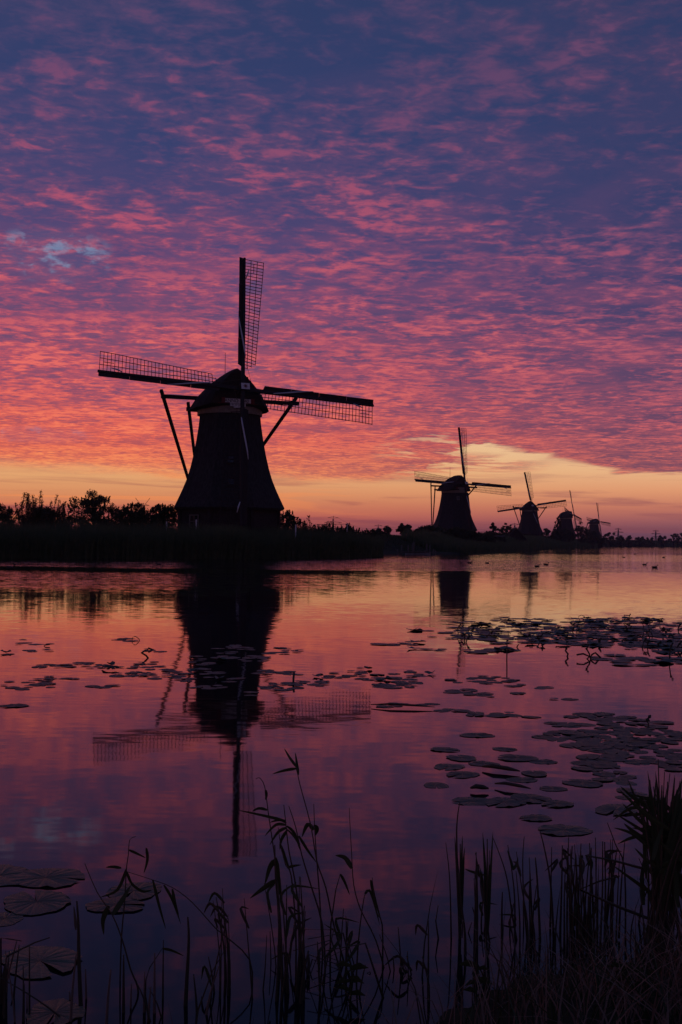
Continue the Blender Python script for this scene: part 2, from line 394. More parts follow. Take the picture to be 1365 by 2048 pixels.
# ------------------------------------------------------------------ terrain
SHORE = [(-900, -300), (-300, 20), (-120, 62), (-60, 74), (-26, 84), (-14, 92), (-7, 97.5), (-1, 106), (2.6, 116), (4.3, 128), (3.2, 136), (3.6, 143), (7.5, 149), (12, 151), (17, 158),
         (22, 178), (27.5, 205), (34, 240), (46, 290), (69, 372), (95, 460), (135, 610), (190, 830), (330, 1085), (900, 1500), (6000, 4000)]
NEAR = [(-1500, -900), (-60, -30), (-9, -1.6), (-3.6, 1.6), (-1.2, 2.9), (-.2, 3.35), (.25, 3.55), (.6, 3.95), (1.1, 4.2), (2.2, 4.9), (6, 9), (30, 70), (560, 1250), (1800, 3200)]
def seg_sd(P, poly):
    """signed distance of points (n,2) to an open polyline; positive on its left-hand side"""
    best = np.full(len(P), 1e12); sign = np.ones(len(P))
    A = np.array(poly, float)
    for i in range(len(A) - 1):
        a, b = A[i], A[i + 1]; ab = b - a
        t = np.clip(((P - a) @ ab) / (ab @ ab), 0, 1)
        q = a + t[:, None] * ab; d = np.hypot(*(P - q).T)
        cr = ab[0] * (P[:, 1] - a[1]) - ab[1] * (P[:, 0] - a[0])
        up = d < best - 1e-9
        best = np.where(up, d, best); sign = np.where(up, np.sign(cr), sign)
    return best * sign
def sst(x, a, b):
    t = np.clip((x - a) / (b - a), 0, 1); return t * t * (3 - 2 * t)
def ground_z(P):
    P = np.asarray(P, float).reshape(-1, 2)
    d1 = seg_sd(P, SHORE)                                  # >0 : far (mill) side
    d2 = -seg_sd(P, NEAR)                                  # >0 : camera side
    y = P[:, 1]
    top = 1.5 + .9 * sst(y, 125, 160)
    h1 = -1.2 * sst(-d1, 0, 6) + .25 * sst(d1, 0, .8) + (top - .25) * sst(d1, 2.5, 11) - (top - .2) * sst(d1, 26, 60)
    h2 = -1.2 * sst(-d2, 0, 5) + .10 * sst(d2, 0, .5) + .22 * sst(d2, .4, 3)
    return np.where(d2 > -8, np.maximum(h2, np.where(d1 > -8, h1, -2)), h1)
def gz(x, y): return float(ground_z([(x, y)])[0])

def build_ground():
    rad = np.concatenate([np.linspace(.4, 8, 46)[:-1], np.geomspace(8, 3500, 250)])
    ang = np.concatenate([np.linspace(-180, -30, 50)[:-1], np.linspace(-30, 30, 241), np.linspace(30, 180, 50)[1:-1]])
    rr, aa = np.meshgrid(rad, np.radians(ang), indexing='ij')
    xy = np.stack([rr * np.sin(aa), rr * np.cos(aa)], -1).reshape(-1, 2)
    z = ground_z(xy)
    v = np.column_stack([xy, z]); v = np.vstack([v, [[0, 0, gz(0, 0)]]])
    nr, na = rr.shape; I = np.arange(nr * na).reshape(nr, na); J = np.roll(I, -1, axis=1)
    f = np.stack([I[:-1], I[1:], J[1:], J[:-1]], -1).reshape(-1, 4)[:, ::-1]
    me = mesh_np('ground', v, f, M['soil'], True)
    link('ground', me, kind='structure')
    R0 = 3520; n = 96
    vs = [(R0 * math.cos(2 * math.pi * i / n), R0 * math.sin(2 * math.pi * i / n), 0) for i in range(n)]
    me = bpy.data.meshes.new('water'); me.from_pydata(vs, [], [tuple(range(n))]); me.materials.append(M['water'])
    link('water', me, kind='structure')
build_ground()

# ------------------------------------------------------------------ windmills
OCT = [(14.0, 3.02), (12.5, 3.18), (11.0, 3.42), (9.6, 3.70), (8.3, 4.02), (7.3, 4.34), (6.4, 4.72), (5.6, 5.10), (5.0, 5.40), (4.6, 5.60)]
Z0 = 1.6                                                    # the mill's ground level above the water
def octring(r, z, rot=0.0, n=8):
    return [Vector((r * math.cos(rot + 2 * math.pi * i / n), r * math.sin(rot + 2 * math.pi * i / n), z)) for i in range(n)]
def make_tower_meshes():
    a0 = R(22.5)
    b = MB(); vs = []; fs = []
    prof = [(z - Z0, r) for z, r in OCT] + [(4.42 - Z0, 5.45), (4.5 - Z0, 4.6)]
    for z, r in prof: vs += octring(r, z, a0)
    for k in range(len(prof) - 1):
        for i in range(8):
            j = (i + 1) % 8; fs.append((k * 8 + i, (k + 1) * 8 + i, (k + 1) * 8 + j, k * 8 + j))
    fs.append(tuple(range(8)))
    b.add(vs, fs)
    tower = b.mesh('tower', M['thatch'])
    b = MB(); vs = octring(4.95, 4.55 - Z0, a0) + octring(5.05, -.8, a0)
    fs = [(i, 8 + i, 8 + (i + 1) % 8, (i + 1) % 8) for i in range(8)]
    b.add(vs, fs)
    # corner pilasters
    for i in range(8):
        p = octring(5.02, 0, a0)[i]; b.box((p.x, p.y, (4.5 - Z0 - .8) / 2), (.28, .28, 4.5 - Z0 + .8), Matrix.Rotation(a0 + i * R(45), 3, 'Z'))
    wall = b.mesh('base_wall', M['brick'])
    b = MB(); vs = octring(3.12, 13.48 - Z0, 0, 24) + octring(3.12, 14.12 - Z0, 0, 24) + octring(2.7, 14.12 - Z0, 0, 24) + octring(2.7, 13.48 - Z0, 0, 24)
    fs = []
    for k in range(3):
        for i in range(24): fs.append((k * 24 + i, k * 24 + (i + 1) % 24, (k + 1) * 24 + (i + 1) % 24, (k + 1) * 24 + i))
    for i in range(24): fs.append((72 + i, 72 + (i + 1) % 24, (i + 1) % 24, i))
    b.add(vs, fs); neck = b.mesh('neck_ring', M['cream'])
    return tower, wall, neck
def cap_mesh():
    prof = [(1.0, 0), (.94, .12), (.82, .32), (.70, .45), (.56, .60), (.40, .74), (.22, .88), (.10, .95), (0, 1.0)]
    secs = [(-3.15, 2.55, 3.35, 14.15), (-2.6, 3.15, 3.62, 13.95), (-1.5, 3.62, 3.80, 13.82), (0, 3.78, 3.75, 13.78), (1.6, 3.55, 3.35, 13.80), (2.8, 3.0, 2.7, 13.9), (3.6, 2.2, 1.9, 14.0), (4.0, 1.2, 1.0, 14.1)]
    vs = []; n = 2 * len(prof) - 1
    for y, w, h, z in secs:
        ring = [(-x * w, y, z - Z0 + q * h) for x, q in prof] + [(x * w, y, z - Z0 + q * h) for x, q in reversed(prof[:-1])]
        vs += ring
    fs = [(k * n + i, k * n + i + 1, (k + 1) * n + i + 1, (k + 1) * n + i) for k in range(len(secs) - 1) for i in range(n - 1)]
    for k in range(len(secs) - 1): fs.append((k * n, (k + 1) * n, (k + 1) * n + n - 1, k * n + n - 1))   # underside
    fs.append(tuple(range(n))); fs.append(tuple((len(secs) - 1) * n + i for i in reversed(range(n))))
    b = MB(); b.add(vs, fs)
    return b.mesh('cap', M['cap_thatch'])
def lat_w(r): return 1.40 + .62 * (r - 2.0) / 11.8           # lattice width
def lat_y(r, x): return x * math.tan(R(26) * max(0, 1 - (r - 1.5) / 11.0) + R(2))   # weather (twist)
def sail_meshes(lod):
    S = {}
    b = MB(); b.beam((0, 0, .1), (0, 0, 14.0), .36, .34, up=(0, 1, 0), w2=.20, h2=.2)
    S['stock'] = b.mesh('sail', M['redwood'])
    brd = []
    for q in range(4):                                     # wind boards along the leading side
        b = MB(); z0 = 2.15 + q * 2.95; z1 = z0 + 2.93
        w = .56
        x0, x1 = -.10, -w
        vs = [(x0, -.05, z0), (x1, -.18, z0 + (.18 if q == 0 else 0)), (x1 - .02, -.18, z1), (x0, -.05, z1)]
        vs += [(a, c + .035, d) for a, c, d in vs]
        b.add(vs, [(0, 1, 2, 3), (7, 6, 5, 4), (0, 4, 5, 1), (1, 5, 6, 2), (2, 6, 7, 3), (3, 7, 4, 0)])
        brd.append(b.mesh('wind_board', M['tar']))
    S['boards'] = brd
    nb = 34 if lod < 2 else 20
    th = .05 if lod == 0 else (.05 if lod == 1 else .07)
    bars = []
    for i in range(nb):
        r = 2.15 + (13.85 - 2.15) * i / (nb - 1)
        frac = 1.0 if i > 1 else (.36, .70)[i]
        x1 = lat_w(r) * frac + .05
        bars.append(((-.12, lat_y(r, -.1), r), (x1, lat_y(r, x1), r - .03)))
    laths = []
    for fr in (.34, .67, 1.0):
        i0 = {.34: 0, .67: 1, 1.0: 2}[fr]
        pts = []
        for i in range(i0, nb, 3):
            r = 2.15 + (13.85 - 2.15) * i / (nb - 1); x = lat_w(r) * fr; pts.append((x, lat_y(r, x) - .03, r))
        r = 13.85; x = lat_w(r) * fr; pts.append((x, lat_y(r, x) - .03, r)); laths.append(pts)
    def lathmesh(pts, b):
        for p, q in zip(pts[:-1], pts[1:]): b.beam(p, q, th * 1.1, th * .8, up=(0, 1, 0))
    if lod < 2:
        S['bars'] = []
        for a, c in bars:
            b = MB(); b.beam(a, c, th, th, up=(0, 0, 1)); S['bars'].append(b.mesh('sail_bar', M['tar']))
        S['laths'] = []
        for pts in laths:
            b = MB(); lathmesh(pts, b); S['laths'].append(b.mesh('hem_lath', M['tar']))
        b = MB(); x = lat_w(13) * .5; b.beam((x, lat_y(13, x), 12.5), (x, lat_y(13, x), 13.5), th); S['laths'].append(b.mesh('hem_lath', M['tar']))
    else:
        b = MB()
        for a, c in bars: b.beam(a, c, th, th)
        for pts in laths: lathmesh(pts, b)
        S['lattice'] = b.mesh('lattice', M['tar'])
    # furled canvas laid across the blade, and its line to the hub
    b = MB(); b.tube([(.16, -.24, 3.2), (.05, -.27, 3.9), (-.22, -.30, 5.3), (-.48, -.30, 6.6), (-.60, -.24, 7.4)], [.05, .075, .08, .065, .04], 6)
    S['cloth'] = b.mesh('furled_sailcloth', M['cloth'])
    b = MB(); b.tube([(.16, -.24, 3.2), (.42, -.2, 2.0), (.95, -.1, .1)], .016 if lod == 0 else .02, 4)
    S['line'] = b.mesh('sail_line', M['rope'])
    b = MB(); b.tube([(.14, -.16, 11.7), (.30, -.2, 12.2), (.42, -.16, 12.75)], [.05, .075, .04], 6)
    S['knot'] = b.mesh('cloth_end', M['cloth'])
    return S
TOWER_M = make_tower_meshes(); CAP_M = cap_mesh(); SAIL_M = {k: sail_meshes(k) for k in (0, 1, 2)}
def window_part(root, face_ang, rad, z, w, h, panes=(2, 3), shut=False, name='window', m_frame='white', slope=0.0):
    """a framed window on an octagon face (radius = apothem)"""
    rot = Matrix.Translation((math.cos(face_ang) * rad, math.sin(face_ang) * rad, z)) @ Matrix.Rotation(face_ang + R(90), 4, 'Z') @ Matrix.Rotation(slope, 4, 'X')
    b = MB()
    for sx in (-1, 1): b.box((sx * (w / 2 + .03), 0, 0), (.07, .10, h + .14))
    b.box((0, 0, h / 2 + .035), (w - .01, .10, .07)); b.box((0, -.02, -h / 2 - .04), (w + .16, .16, .08))
    f = b.build(name, M[m_frame], root, matrix=rot)
    b = MB(); b.box((0, .03, 0), (w, .02, h)); b.build('pane', M['glassdark'], f)
    b = MB()
    for i in range(1, panes[0]): b.box((-w / 2 + w * i / panes[0], 0, 0), (.035, .04, h))
    for i in range(1, panes[1]): b.box((0, -.006, -h / 2 + h * i / panes[1]), (w, .035, .035))
    if b.v: b.build('glazing_bar', M[m_frame], f)
    return f
FONT = bpy.data.fonts.load('<builtin>') if '<builtin>' in bpy.data.fonts else None
def make_mill(x, y, psi, rho, lod, label, tau=13.5, tower_turn=8.0, dz=0.0, sail_scale=1.0, group='thatched windmills in a row along the canal'):
    root = thing('windmill', (x, y, Z0 + dz), label, 'windmill', group)
    T = Matrix.Rotation
    tw = T(R(tower_turn), 4, 'Z')
    tower = link('tower', TOWER_M[0], root, matrix=tw)
    wall = link('base_wall', TOWER_M[1], root, matrix=tw)
    link('neck_ring', TOWER_M[2], root)
    tt = R(tower_turn)
    fa = [tt - R(90) + R(45) * k for k in range(8)]         # face directions; 0 looks at the camera
    if lod == 0:
        window_part(wall, fa[7] - tt, 4.68, 3.0 - Z0, 1.0, 1.65, (2, 3), m_frame='cream')
        # small hatches in the thatch
        for k, z, s in ((0, 9.1, .62), (0, 6.9, .60)):
            r = np.interp(z, [q[0] for q in OCT][::-1], [q[1] for q in OCT][::-1]) * math.cos(R(22.5)) + .05
            window_part(tower, fa[0] - tt, r, z - Z0, s, .75, (2, 2), slope=R(-12), m_frame='tar')
        b = MB(); a = fa[6] - tt + R(0)
        rot = Matrix.Translation((math.cos(a) * 4.72, math.sin(a) * 4.72, 1.05)) @ T(a + R(90), 4, 'Z')
        b.box((0, 0, 0), (1.0, .08, 2.1)); d = b.build('door', M['green'], wall, matrix=rot)
        b = MB(); b.box((-.38, -.07, .0), (.05, .06, .14)); b.build('handle', M['iron'], d)
    elif lod == 1:
        r = np.interp(12.2, [q[0] for q in OCT][::-1], [q[1] for q in OCT][::-1]) * math.cos(R(22.5)) + .05
        window_part(tower, fa[0] - tt, r, 12.2 - Z0, .5, .8, (2, 2), slope=R(-8), m_frame='cream')
        window_part(tower, fa[0] - tt, 4.3, 6.4 - Z0, .6, .8, (2, 2), slope=R(-20), m_frame='tar')
    head = T(R(psi), 4, 'Z')
    cap = link('cap', CAP_M, root, matrix=Matrix.Translation((-.15, 0, .12)) @ head)
    # boarded gable front under the ridge
    if lod < 2:
        for k in range(8):
            z = 14.55 + k * .34; w = 2.50 * np.interp((z - 14.15) / 3.35, [0, .12, .32, .45, .60, .74, .88, 1], [1, .94, .82, .70, .56, .40, .22, 0])
            if w < .2: continue
            b = MB(); b.box((0, -3.20 - .015 * (k % 2), z - Z0), (2 * w - .05, .05, .31)); b.build('plank', M['tar'], cap)
    # date board ("beard") under the shaft
    if lod < 2:
        b = MB(); b.box((0, -3.34, 14.42 - Z0), (2.5, .06, .42)); b.box((0, -3.34, 14.05 - Z0), (1.5, .06, .26)); b.box((0, -3.34, 13.84 - Z0), (.8, .06, .14))
        bd = b.build('date_board', M['white'] if lod == 0 else M['cream'], cap)
        for sx in (-1, 1):
            b = MB()
            b.box((sx * 1.42, -3.37, 14.44 - Z0), (.34, .08, .50)); b.beam((sx * 1.9, -3.37, 14.17 - Z0), (sx * .8, -3.39, 14.25 - Z0), .05)
            b.build('board_scroll', M['darkred'], bd)
        for sx in (-1, 1):                                  # black scrollwork painted on the lower board
            for q in range(2):
                b = MB(); cx = sx * (.18 + q * .34); b.tube([(cx + (.11 - .012 * k) * math.cos(k * .8), -3.39, 14.05 - Z0 + (.10 - .010 * k) * math.sin(k * .8)) for k in range(9)], .016, 4)
                b.build('scroll_painting', M['black'], bd)
        if lod == 0:
            for txt, tx in (('ANNO', -.62), ('1740', .62)):
                cu = bpy.data.curves.new('lettering', 'FONT'); cu.body = txt; cu.size = .44; cu.align_x = 'CENTER'; cu.align_y = 'CENTER'; cu.extrude = .008
                cu.materials.append(M['black'])
                o = link('lettering', cu, bd); o.location = (tx, -3.385, 14.43 - Z0); o.rotation_euler = (R(90), 0, 0)
                bpy.context.view_layer.update()
                me = bpy.data.meshes.new_from_object(o.evaluated_get(bpy.context.evaluated_depsgraph_get()))
                mx = o.matrix_local.copy(); bpy.data.objects.remove(o); me.name = 'lettering'
                link('lettering', me, bd, matrix=mx)
    # tail gear
    cw = Vector((0, 9.0, 2.1 - Z0 + .4)); b = MB()
    b.beam((0, 2.6, 15.3 - Z0), cw, .36, .36, w2=.26, h2=.26); b.build('tail_pole', M['tar'], cap)
    b = MB(); b.beam((-6.45, .35, 14.95 - Z0), (7.2, .35, 14.95 - Z0), .34, .36); b.build('long_crossbeam', M['tar'], cap)
    b = MB(); b.beam((-3.3, 3.3, 14.2 - Z0), (3.3, 3.3, 14.2 - Z0), .34, .36); b.build('short_crossbeam', M['tar'], cap)
    for sx in (-1, 1):
        for (px_, py_, pz_) in (((6.2 if sx < 0 else 6.65) * sx, .6, 14.95 - Z0), (3.0 * sx, 3.55, 14.2 - Z0)):
            e = Vector((px_, py_, pz_)); d = (e - cw).normalized()
            b = MB(); b.beam(cw, e + d * .75, .20, .20, w2=.27, h2=.27); b.build('tail_brace', M['tar'], cap)
    b = MB()
    for k in range(8):
        a = k * math.pi / 4; b.beam(cw, cw + Vector((1.0 * math.cos(a), .25, 1.0 * math.sin(a))), .07)
    b.build('winch_wheel', M['tar'], cap)
    if lod < 2 or psi > 50:
        b = MB(); b.beam((.1, 1.7, 16.3 - Z0), (.1, 1.7, 19.7 - Z0), .05 if lod == 0 else .07, w2=.035, h2=.035); b.build('lightning_rod', M['iron'], cap)
    # windshaft and sails
    hubz = 15.62 - Z0
    hub = head @ Matrix.Translation((0, -4.05, hubz)) @ T(R(-tau), 4, 'X')
    b = MB(); b.tube([(0, 4.5, 0), (0, .5, 0)], .34, 10); b.box((0, 0, 0), (.62, 1.15, .62))
    sh = b.build('windshaft', M['tar'], root, matrix=hub)
    b = MB(); b.box((.18, -.64, .02), (.80, .05, .58)); hp = b.build('hub_plate', M['white'], sh)
    b = MB()
    if lod == 0:
        vs = [Vector((.18 + (r_ * math.cos(a)), -.675, .02 + r_ * math.sin(a))) for a, r_ in [(k * math.pi / 8, .21 if k % 2 == 0 else .09) for k in range(16)]]
        b.add(vs, [tuple(range(16))])
        for k in range(16):
            a = k * math.pi / 8 + .2
            if k % 2: b.beam((.18 + .12 * math.cos(a), -.67, .02 + .12 * math.sin(a)), (.18 + .27 * math.cos(a), -.67, .02 + .24 * math.sin(a)), .018)
        b.build('star', M['darkred'], hp)
    else:
        b.box((.18, -.68, .02), (.24, .04, .24)); b.build('badge', M['darkred'], hp)
    S = SAIL_M[lod]
    for k in range(4):
        yo = -.30 if k % 2 == 0 else .12
        mtx = hub @ Matrix.Translation((0, yo, 0)) @ T(R(rho + 90 * k), 4, 'Y') @ Matrix.Scale(sail_scale, 4)
        s = link('sail', S['stock'], root, matrix=mtx)
        for me in S['boards']: link('wind_board', me, s)
        if lod < 2:
            for me in S['bars']: link('sail_bar', me, s)
            for me in S['laths']: link('hem_lath', me, s)
        else:
            link('lattice', S['lattice'], s, kind='stuff')
        link('furled_sailcloth', S['cloth'], s); link('sail_line', S['line'], s)
        if lod < 2: link('cloth_end', S['knot'], s)
    return root

def tower_xy(px, D): p = at(px, 1000, D); return p.x, D
mills = []
for px, D, psi, rho, lod, dz, ss, lab in (
    (458, 110, 21, 4.0, 0, 0, .945, 'largest and nearest dark thatched windmill, standing behind reeds at left'),
    (909, 276, 30, 2.3, 1, 0, 1, 'second windmill of the row, dark, above bushes right of the small jetty'),
    (1060, 457, 3, -9.0, 2, .8, 1, 'third windmill of the row, seen square on beside a gabled shed'),
    (1133, 620, 62, 9, 2, 1.6, 1, 'fourth windmill, turned side-on with its sails edge-on, half hidden by trees'),
    (1189, 825, 42, 5.0, 2, 2.2, 1, 'smallest and farthest windmill of the row')):
    x, y = tower_xy(px, D)
    mills.append(make_mill(x, y, psi, rho, lod, lab, tower_turn=8 if lod == 0 else 12, dz=dz, sail_scale=ss))

# ------------------------------------------------------------------ leafy plants
def leaf_quads(c, d, n, L, W):
    """diamond leaves: centres c (k,3), long axes d (k,3), sideways n (k,3), lengths L, widths W"""
    L = np.asarray(L)[:, None]; W = np.asarray(W)[:, None]
    v = np.stack([c - d * L * .5, c + n * W * .5, c + d * L * .5, c - n * W * .5], 1).reshape(-1, 3)
    f = np.arange(len(c) * 4).reshape(-1, 4)
    return v, f
def unit(a): return a / (np.linalg.norm(a, axis=-1, keepdims=True) + 1e-9)
def crown_leaves(pts, size, r, elong=2.2):
    k = len(pts); d = unit(r.normal(size=(k, 3)) + [0, 0, .3]); n = unit(np.cross(d, r.normal(size=(k, 3))))
    L = size * r.uniform(.6, 1.3, k)
    return leaf_quads(pts, d, n, L, L / elong)
def shoot_shrub(loc, w, h, label, seed, leaves=5000, size=.13, cat='shrub', group='shrubs along the bank', shoots=34, spread=.5, wisp=.35, m='leaf', name='shrub', depth=.7):
    """multi-stemmed willow/alder scrub: many arching shoots from the base, leafy along their length"""
    r = np.random.default_rng(seed); leaves = int(leaves * 2.6)
    z0 = gz(loc[0], loc[1]); root = thing(name, (loc[0], loc[1], z0), label, cat, group)
    b = MB(); P = []
    for i in range(shoots):
        a = r.uniform(0, 2 * math.pi); rad = w * .5 * math.sqrt(r.uniform(0, 1))
        e = np.array([rad * math.cos(a), rad * math.sin(a) * depth, h * (1 - .45 * (rad / (w * .5)) ** 2) * r.uniform(.72, 1.0)])
        if r.random() < wisp: e[2] = min(h, e[2] * r.uniform(1.0, 1.18))
        s0 = e * [.25, .25, 0]; bend = r.normal(0, .12 * h, 3) * [1, 1, .2]
        T_ = np.linspace(0, 1, 7)[:, None]
        path = s0 * (1 - T_) + e * T_ + bend * (T_ * (1 - T_)) * 1.5
        b.tube([tuple(q) for q in path], [.035 * (1 - .85 * q) * (h / 5) ** .5 + .004 for q in np.linspace(0, 1, 7)], 4)
        k = int(leaves / shoots)
        tt = r.uniform(.10, 1.02, k) ** .8; base = np.stack([np.interp(tt, T_[:, 0], path[:, j]) for j in range(3)], 1)
        rr = (.20 + .17 * w * (1 - tt)) * r.uniform(.2, 1, k)
        dirs = unit(r.normal(size=(k, 3)) * [1, 1, .6])
        P.append(base + dirs * rr[:, None] * np.where(r.random(k) < .7, 1, .35)[:, None])
    b.build('trunk', M['bark'], root)
    P = np.vstack(P); P[:, 2] = np.abs(P[:, 2])
    v, f = crown_leaves(P, size, r); link('crown', mesh_np('crown', v, f, M[m]), root)
    return root
def round_tree(loc, w, h, label, seed, leaves=5000, size=.2, trunk_h=.25, cat='tree', group='trees along the canal', m='leafdark', clumps=42, name='tree', shape=1.0):
    r = np.random.default_rng(seed)
    z0 = gz(loc[0], loc[1]); root = thing(name, (loc[0], loc[1], z0), label, cat, group)
    leaves = int(leaves * 1.8); b = MB(); cz = h * (1 + trunk_h) / 2; rz = h * (1 - trunk_h) / 2
    b.tube([(0, 0, -.2), (.03 * w, 0, h * .35), (0, .02 * w, h * .75)], [.045 * h, .03 * h, .01 * h], 6)
    P = []
    for i in range(clumps):
        d = unit(r.normal(size=3)); q = r.uniform(.35, 1.0) ** .6
        c = np.array([d[0] * w * .5 * q, d[1] * w * .5 * q, cz + d[2] * rz * q])
        if shape < 1: c[:2] *= 1 - (1 - shape) * max(0, (c[2] - cz) / rz)
        c[:2] *= r.uniform(.85, 1.12)
        b.tube([(0, 0, min(h * .5, c[2] * .6)), tuple(c * [.6, .6, .9]), tuple(c)], [.015 * h, .008 * h, .002 * h], 4)
        rad = w * (r.uniform(.08, .19) if clumps < 60 else r.uniform(.07, .15)); k = int(leaves / clumps)
        o = r.normal(size=(k, 3)); o = unit(o) * (r.uniform(0, 1, k) ** .5)[:, None]
        P.append(c + o * rad * [1, 1, .75])
    if name in ('shrub', 'bush'):
        for i in range(30 if name == 'shrub' else 16):
            a = r.uniform(0, 6.283); q = math.sqrt(r.uniform(0, 1)) * .5
            p0 = np.array([w * q * math.cos(a), w * q * math.sin(a), h * (.55 + .4 * math.sqrt(max(0, 1 - 3.6 * q * q)) * r.uniform(.5, 1))])
            d = np.array([math.cos(a) * .35 * q * 2, math.sin(a) * .3, 1.0]) + r.normal(0, .12, 3); L = h * r.uniform(.05, .14)
            e = p0 + d * L; e[2] = min(e[2], h * 1.02); b.tube([tuple(p0 - d * L * .6), tuple(e)], [.012, .003], 3)
            k = int(30 + 300 * L / h); t = r.uniform(-.4, 1, k)[:, None]; P.append(p0 + (e - p0) * t + r.normal(0, .035 * (1 + size), (k, 3)) * (1.3 - t.clip(0, 1)))
    b.build('trunk', M['bark'], root)
    v, f = crown_leaves(np.vstack(P), size, r, 1.7); link('crown', mesh_np('crown', v, f, M[m]), root)
    return root

def px_shrub(x0, x1, ytop, D, label, seed, **kw):
    p = at((x0 + x1) / 2, ytop, D); w = (x1 - x0) / F * D; z = gz(p.x, D)
    return shoot_shrub((p.x, D), w, p.z - z, label, seed, **kw)
def px_tree(x0, x1, ytop, D, label, seed, **kw):
    p = at((x0 + x1) / 2, ytop, D); w = (x1 - x0) / F * D; z = gz(p.x, D)
    return round_tree((p.x, D), w, p.z - z, label, seed, **kw)

GS = 'shrubs left of the nearest windmill'
px_tree(-60, 40, 1004, 106, 'low dense shrub at the left edge, leftmost of the row beside the windmill', 1, group=GS, leaves=5500, size=0.15, trunk_h=.0, clumps=70, name='shrub', cat='shrub')
px_shrub(20, 106, 982, 104, 'tall wispy willow shrub with the highest tip of the left-hand row', 2, group=GS, leaves=4200, shoots=22, wisp=.7, m='leafold')
px_shrub(84, 150, 990, 107, 'thin see-through shrub between the wispy willow and the broad rounded shrub', 3, group=GS, leaves=2200, shoots=17, wisp=.6, m='leafold')
px_tree(138, 236, 985, 103, 'broad rounded shrub midway between the left edge and the nearest windmill', 4, group=GS, leaves=7000, size=0.15, trunk_h=.0, clumps=80, name='shrub', cat='shrub')
px_tree(226, 302, 1006, 109, 'loose shrub in front of the lattice pylon at left', 5, group=GS, leaves=3200, size=0.15, trunk_h=.0, clumps=46, name='shrub', cat='shrub')
px_tree(298, 362, 1004, 112, 'dense shrub touching the left side of the nearest windmill', 6, group=GS, leaves=5500, size=0.15, trunk_h=.0, clumps=70, name='shrub', cat='shrub')
px_shrub(-150, -40, 1000, 108, 'shrub just outside the left edge of the picture', 61, group=GS, leaves=4000)
px_tree(40, 155, 1016, 110, 'low leafy undershrub filling the gap below the thin see-through shrub', 62, group=GS, leaves=7000, size=0.15, trunk_h=.0, clumps=70, name='shrub', cat='shrub')
px_tree(196, 330, 1020, 113, 'low leafy undershrub below the left-hand pylon', 63, group=GS, leaves=7000, size=0.15, trunk_h=.0, clumps=70, name='shrub', cat='shrub')
GR = 'shrubs right of the nearest windmill'
px_tree(548, 602, 1020, 112, 'shrub leaning on the right side of the nearest windmill', 7, group=GR, leaves=3500, size=0.15, trunk_h=.0, clumps=70, name='shrub', cat='shrub')
px_shrub(578, 646, 1024, 110, 'wispy brownish shrub right of the nearest windmill', 8, group=GR, leaves=3000, shoots=24, wisp=.6, m='leafold')
px_tree(628, 700, 1046, 112, 'low shrub in front of the railing', 9, group=GR, leaves=2600, size=0.15, trunk_h=.0, clumps=70, name='shrub', cat='shrub')
px_tree(676, 722, 1050, 122, 'small dark shrub right of the railing', 10, group=GR, leaves=2600, size=0.16, trunk_h=.0, clumps=70, name='shrub', cat='shrub')
px_tree(718, 752, 1058, 126, 'last low shrub before the green dike slope', 101, group=GR, leaves=2000, size=0.16, trunk_h=.0, clumps=70, name='shrub', cat='shrub')
GB = 'bushes along the skyline between the two nearest windmills'
px_tree(742, 772, 1058, 210, 'squat round bush on the skyline left of the slim sapling', 11, group=GB, trunk_h=.0, leaves=1800, size=.3)
px_tree(764, 785, 1050, 212, 'slim sapling on the skyline left of the round dark tree', 12, group=GB, trunk_h=.1, leaves=700, size=.26, shape=.4)
px_tree(796, 827, 1047, 200, 'round dark tree standing alone on the dike left of the second windmill', 13, group=GB, trunk_h=.12, leaves=3500, size=.26)
px_tree(826, 850, 1058, 222, 'low bush right behind the round dark tree', 14, group=GB, trunk_h=0, leaves=1500, size=.3)
px_tree(836, 892, 1053, 240, 'wide low bush at the left foot of the second windmill', 15, group=GB, trunk_h=0, leaves=3800, size=.32)
GW = 'bushes on the bank in front of the second windmill'
for i, (a, c, yt, D, lab) in enumerate((
    (862, 902, 1064, 200, 'leafy bush on the water side, lower left of the second windmill'),
    (892, 934, 1058, 204, 'leafy bush directly below the second windmill'),
    (925, 966, 1064, 215, 'leafy bush at the lower right foot of the second windmill'),
    (956, 990, 1070, 236, 'low bush below the narrow pointed tree'),
    (842, 874, 1072, 176, 'small bush beside the jetty'))):
    px_tree(a, c, yt - 3, D, lab, 20 + i, group=GW, leaves=3600, size=.26, trunk_h=0, clumps=60, name='bush', cat='bush')
GT = 'trees between the second and fourth windmills'
px_tree(976, 999, 1043, 300, 'narrow pointed tree between the second and third windmills', 30, group=GT, trunk_h=.05, leaves=1800, size=.36, shape=.2, clumps=26)
px_tree(1000, 1027, 1047, 330, 'airy round tree left of the gabled shed', 31, group=GT, trunk_h=.1, leaves=1700, size=.36)
px_tree(976, 1012, 1064, 290, 'low bush at the foot of the narrow pointed tree', 32, group=GT, trunk_h=0, leaves=2200, size=.36)
px_tree(1106, 1124, 1032, 470, 'tall slender tree left of the fourth windmill', 33, group=GT, trunk_h=.1, leaves=1700, size=.42, shape=.55, clumps=26)
for i, (a, c, yt, D, lab) in enumerate((
    (1082, 1112, 1058, 440, 'bush at the right foot of the third windmill'),
    (1104, 1140, 1056, 450, 'bush below the tall slender tree'),
    (1126, 1150, 1058, 470, 'bush hiding the foot of the fourth windmill'),
    (1146, 1180, 1042, 500, 'taller leafy tree between the fourth and the farthest windmill'),
    (1166, 1200, 1058, 560, 'bush at the left foot of the farthest windmill'),
    (1192, 1214, 1066, 640, 'small bush right below the farthest windmill'))):
    px_tree(a, c, yt, D, lab, 40 + i, group=GT, trunk_h=0, leaves=2600, size=.42)
GF = 'trees along the far bank at right'
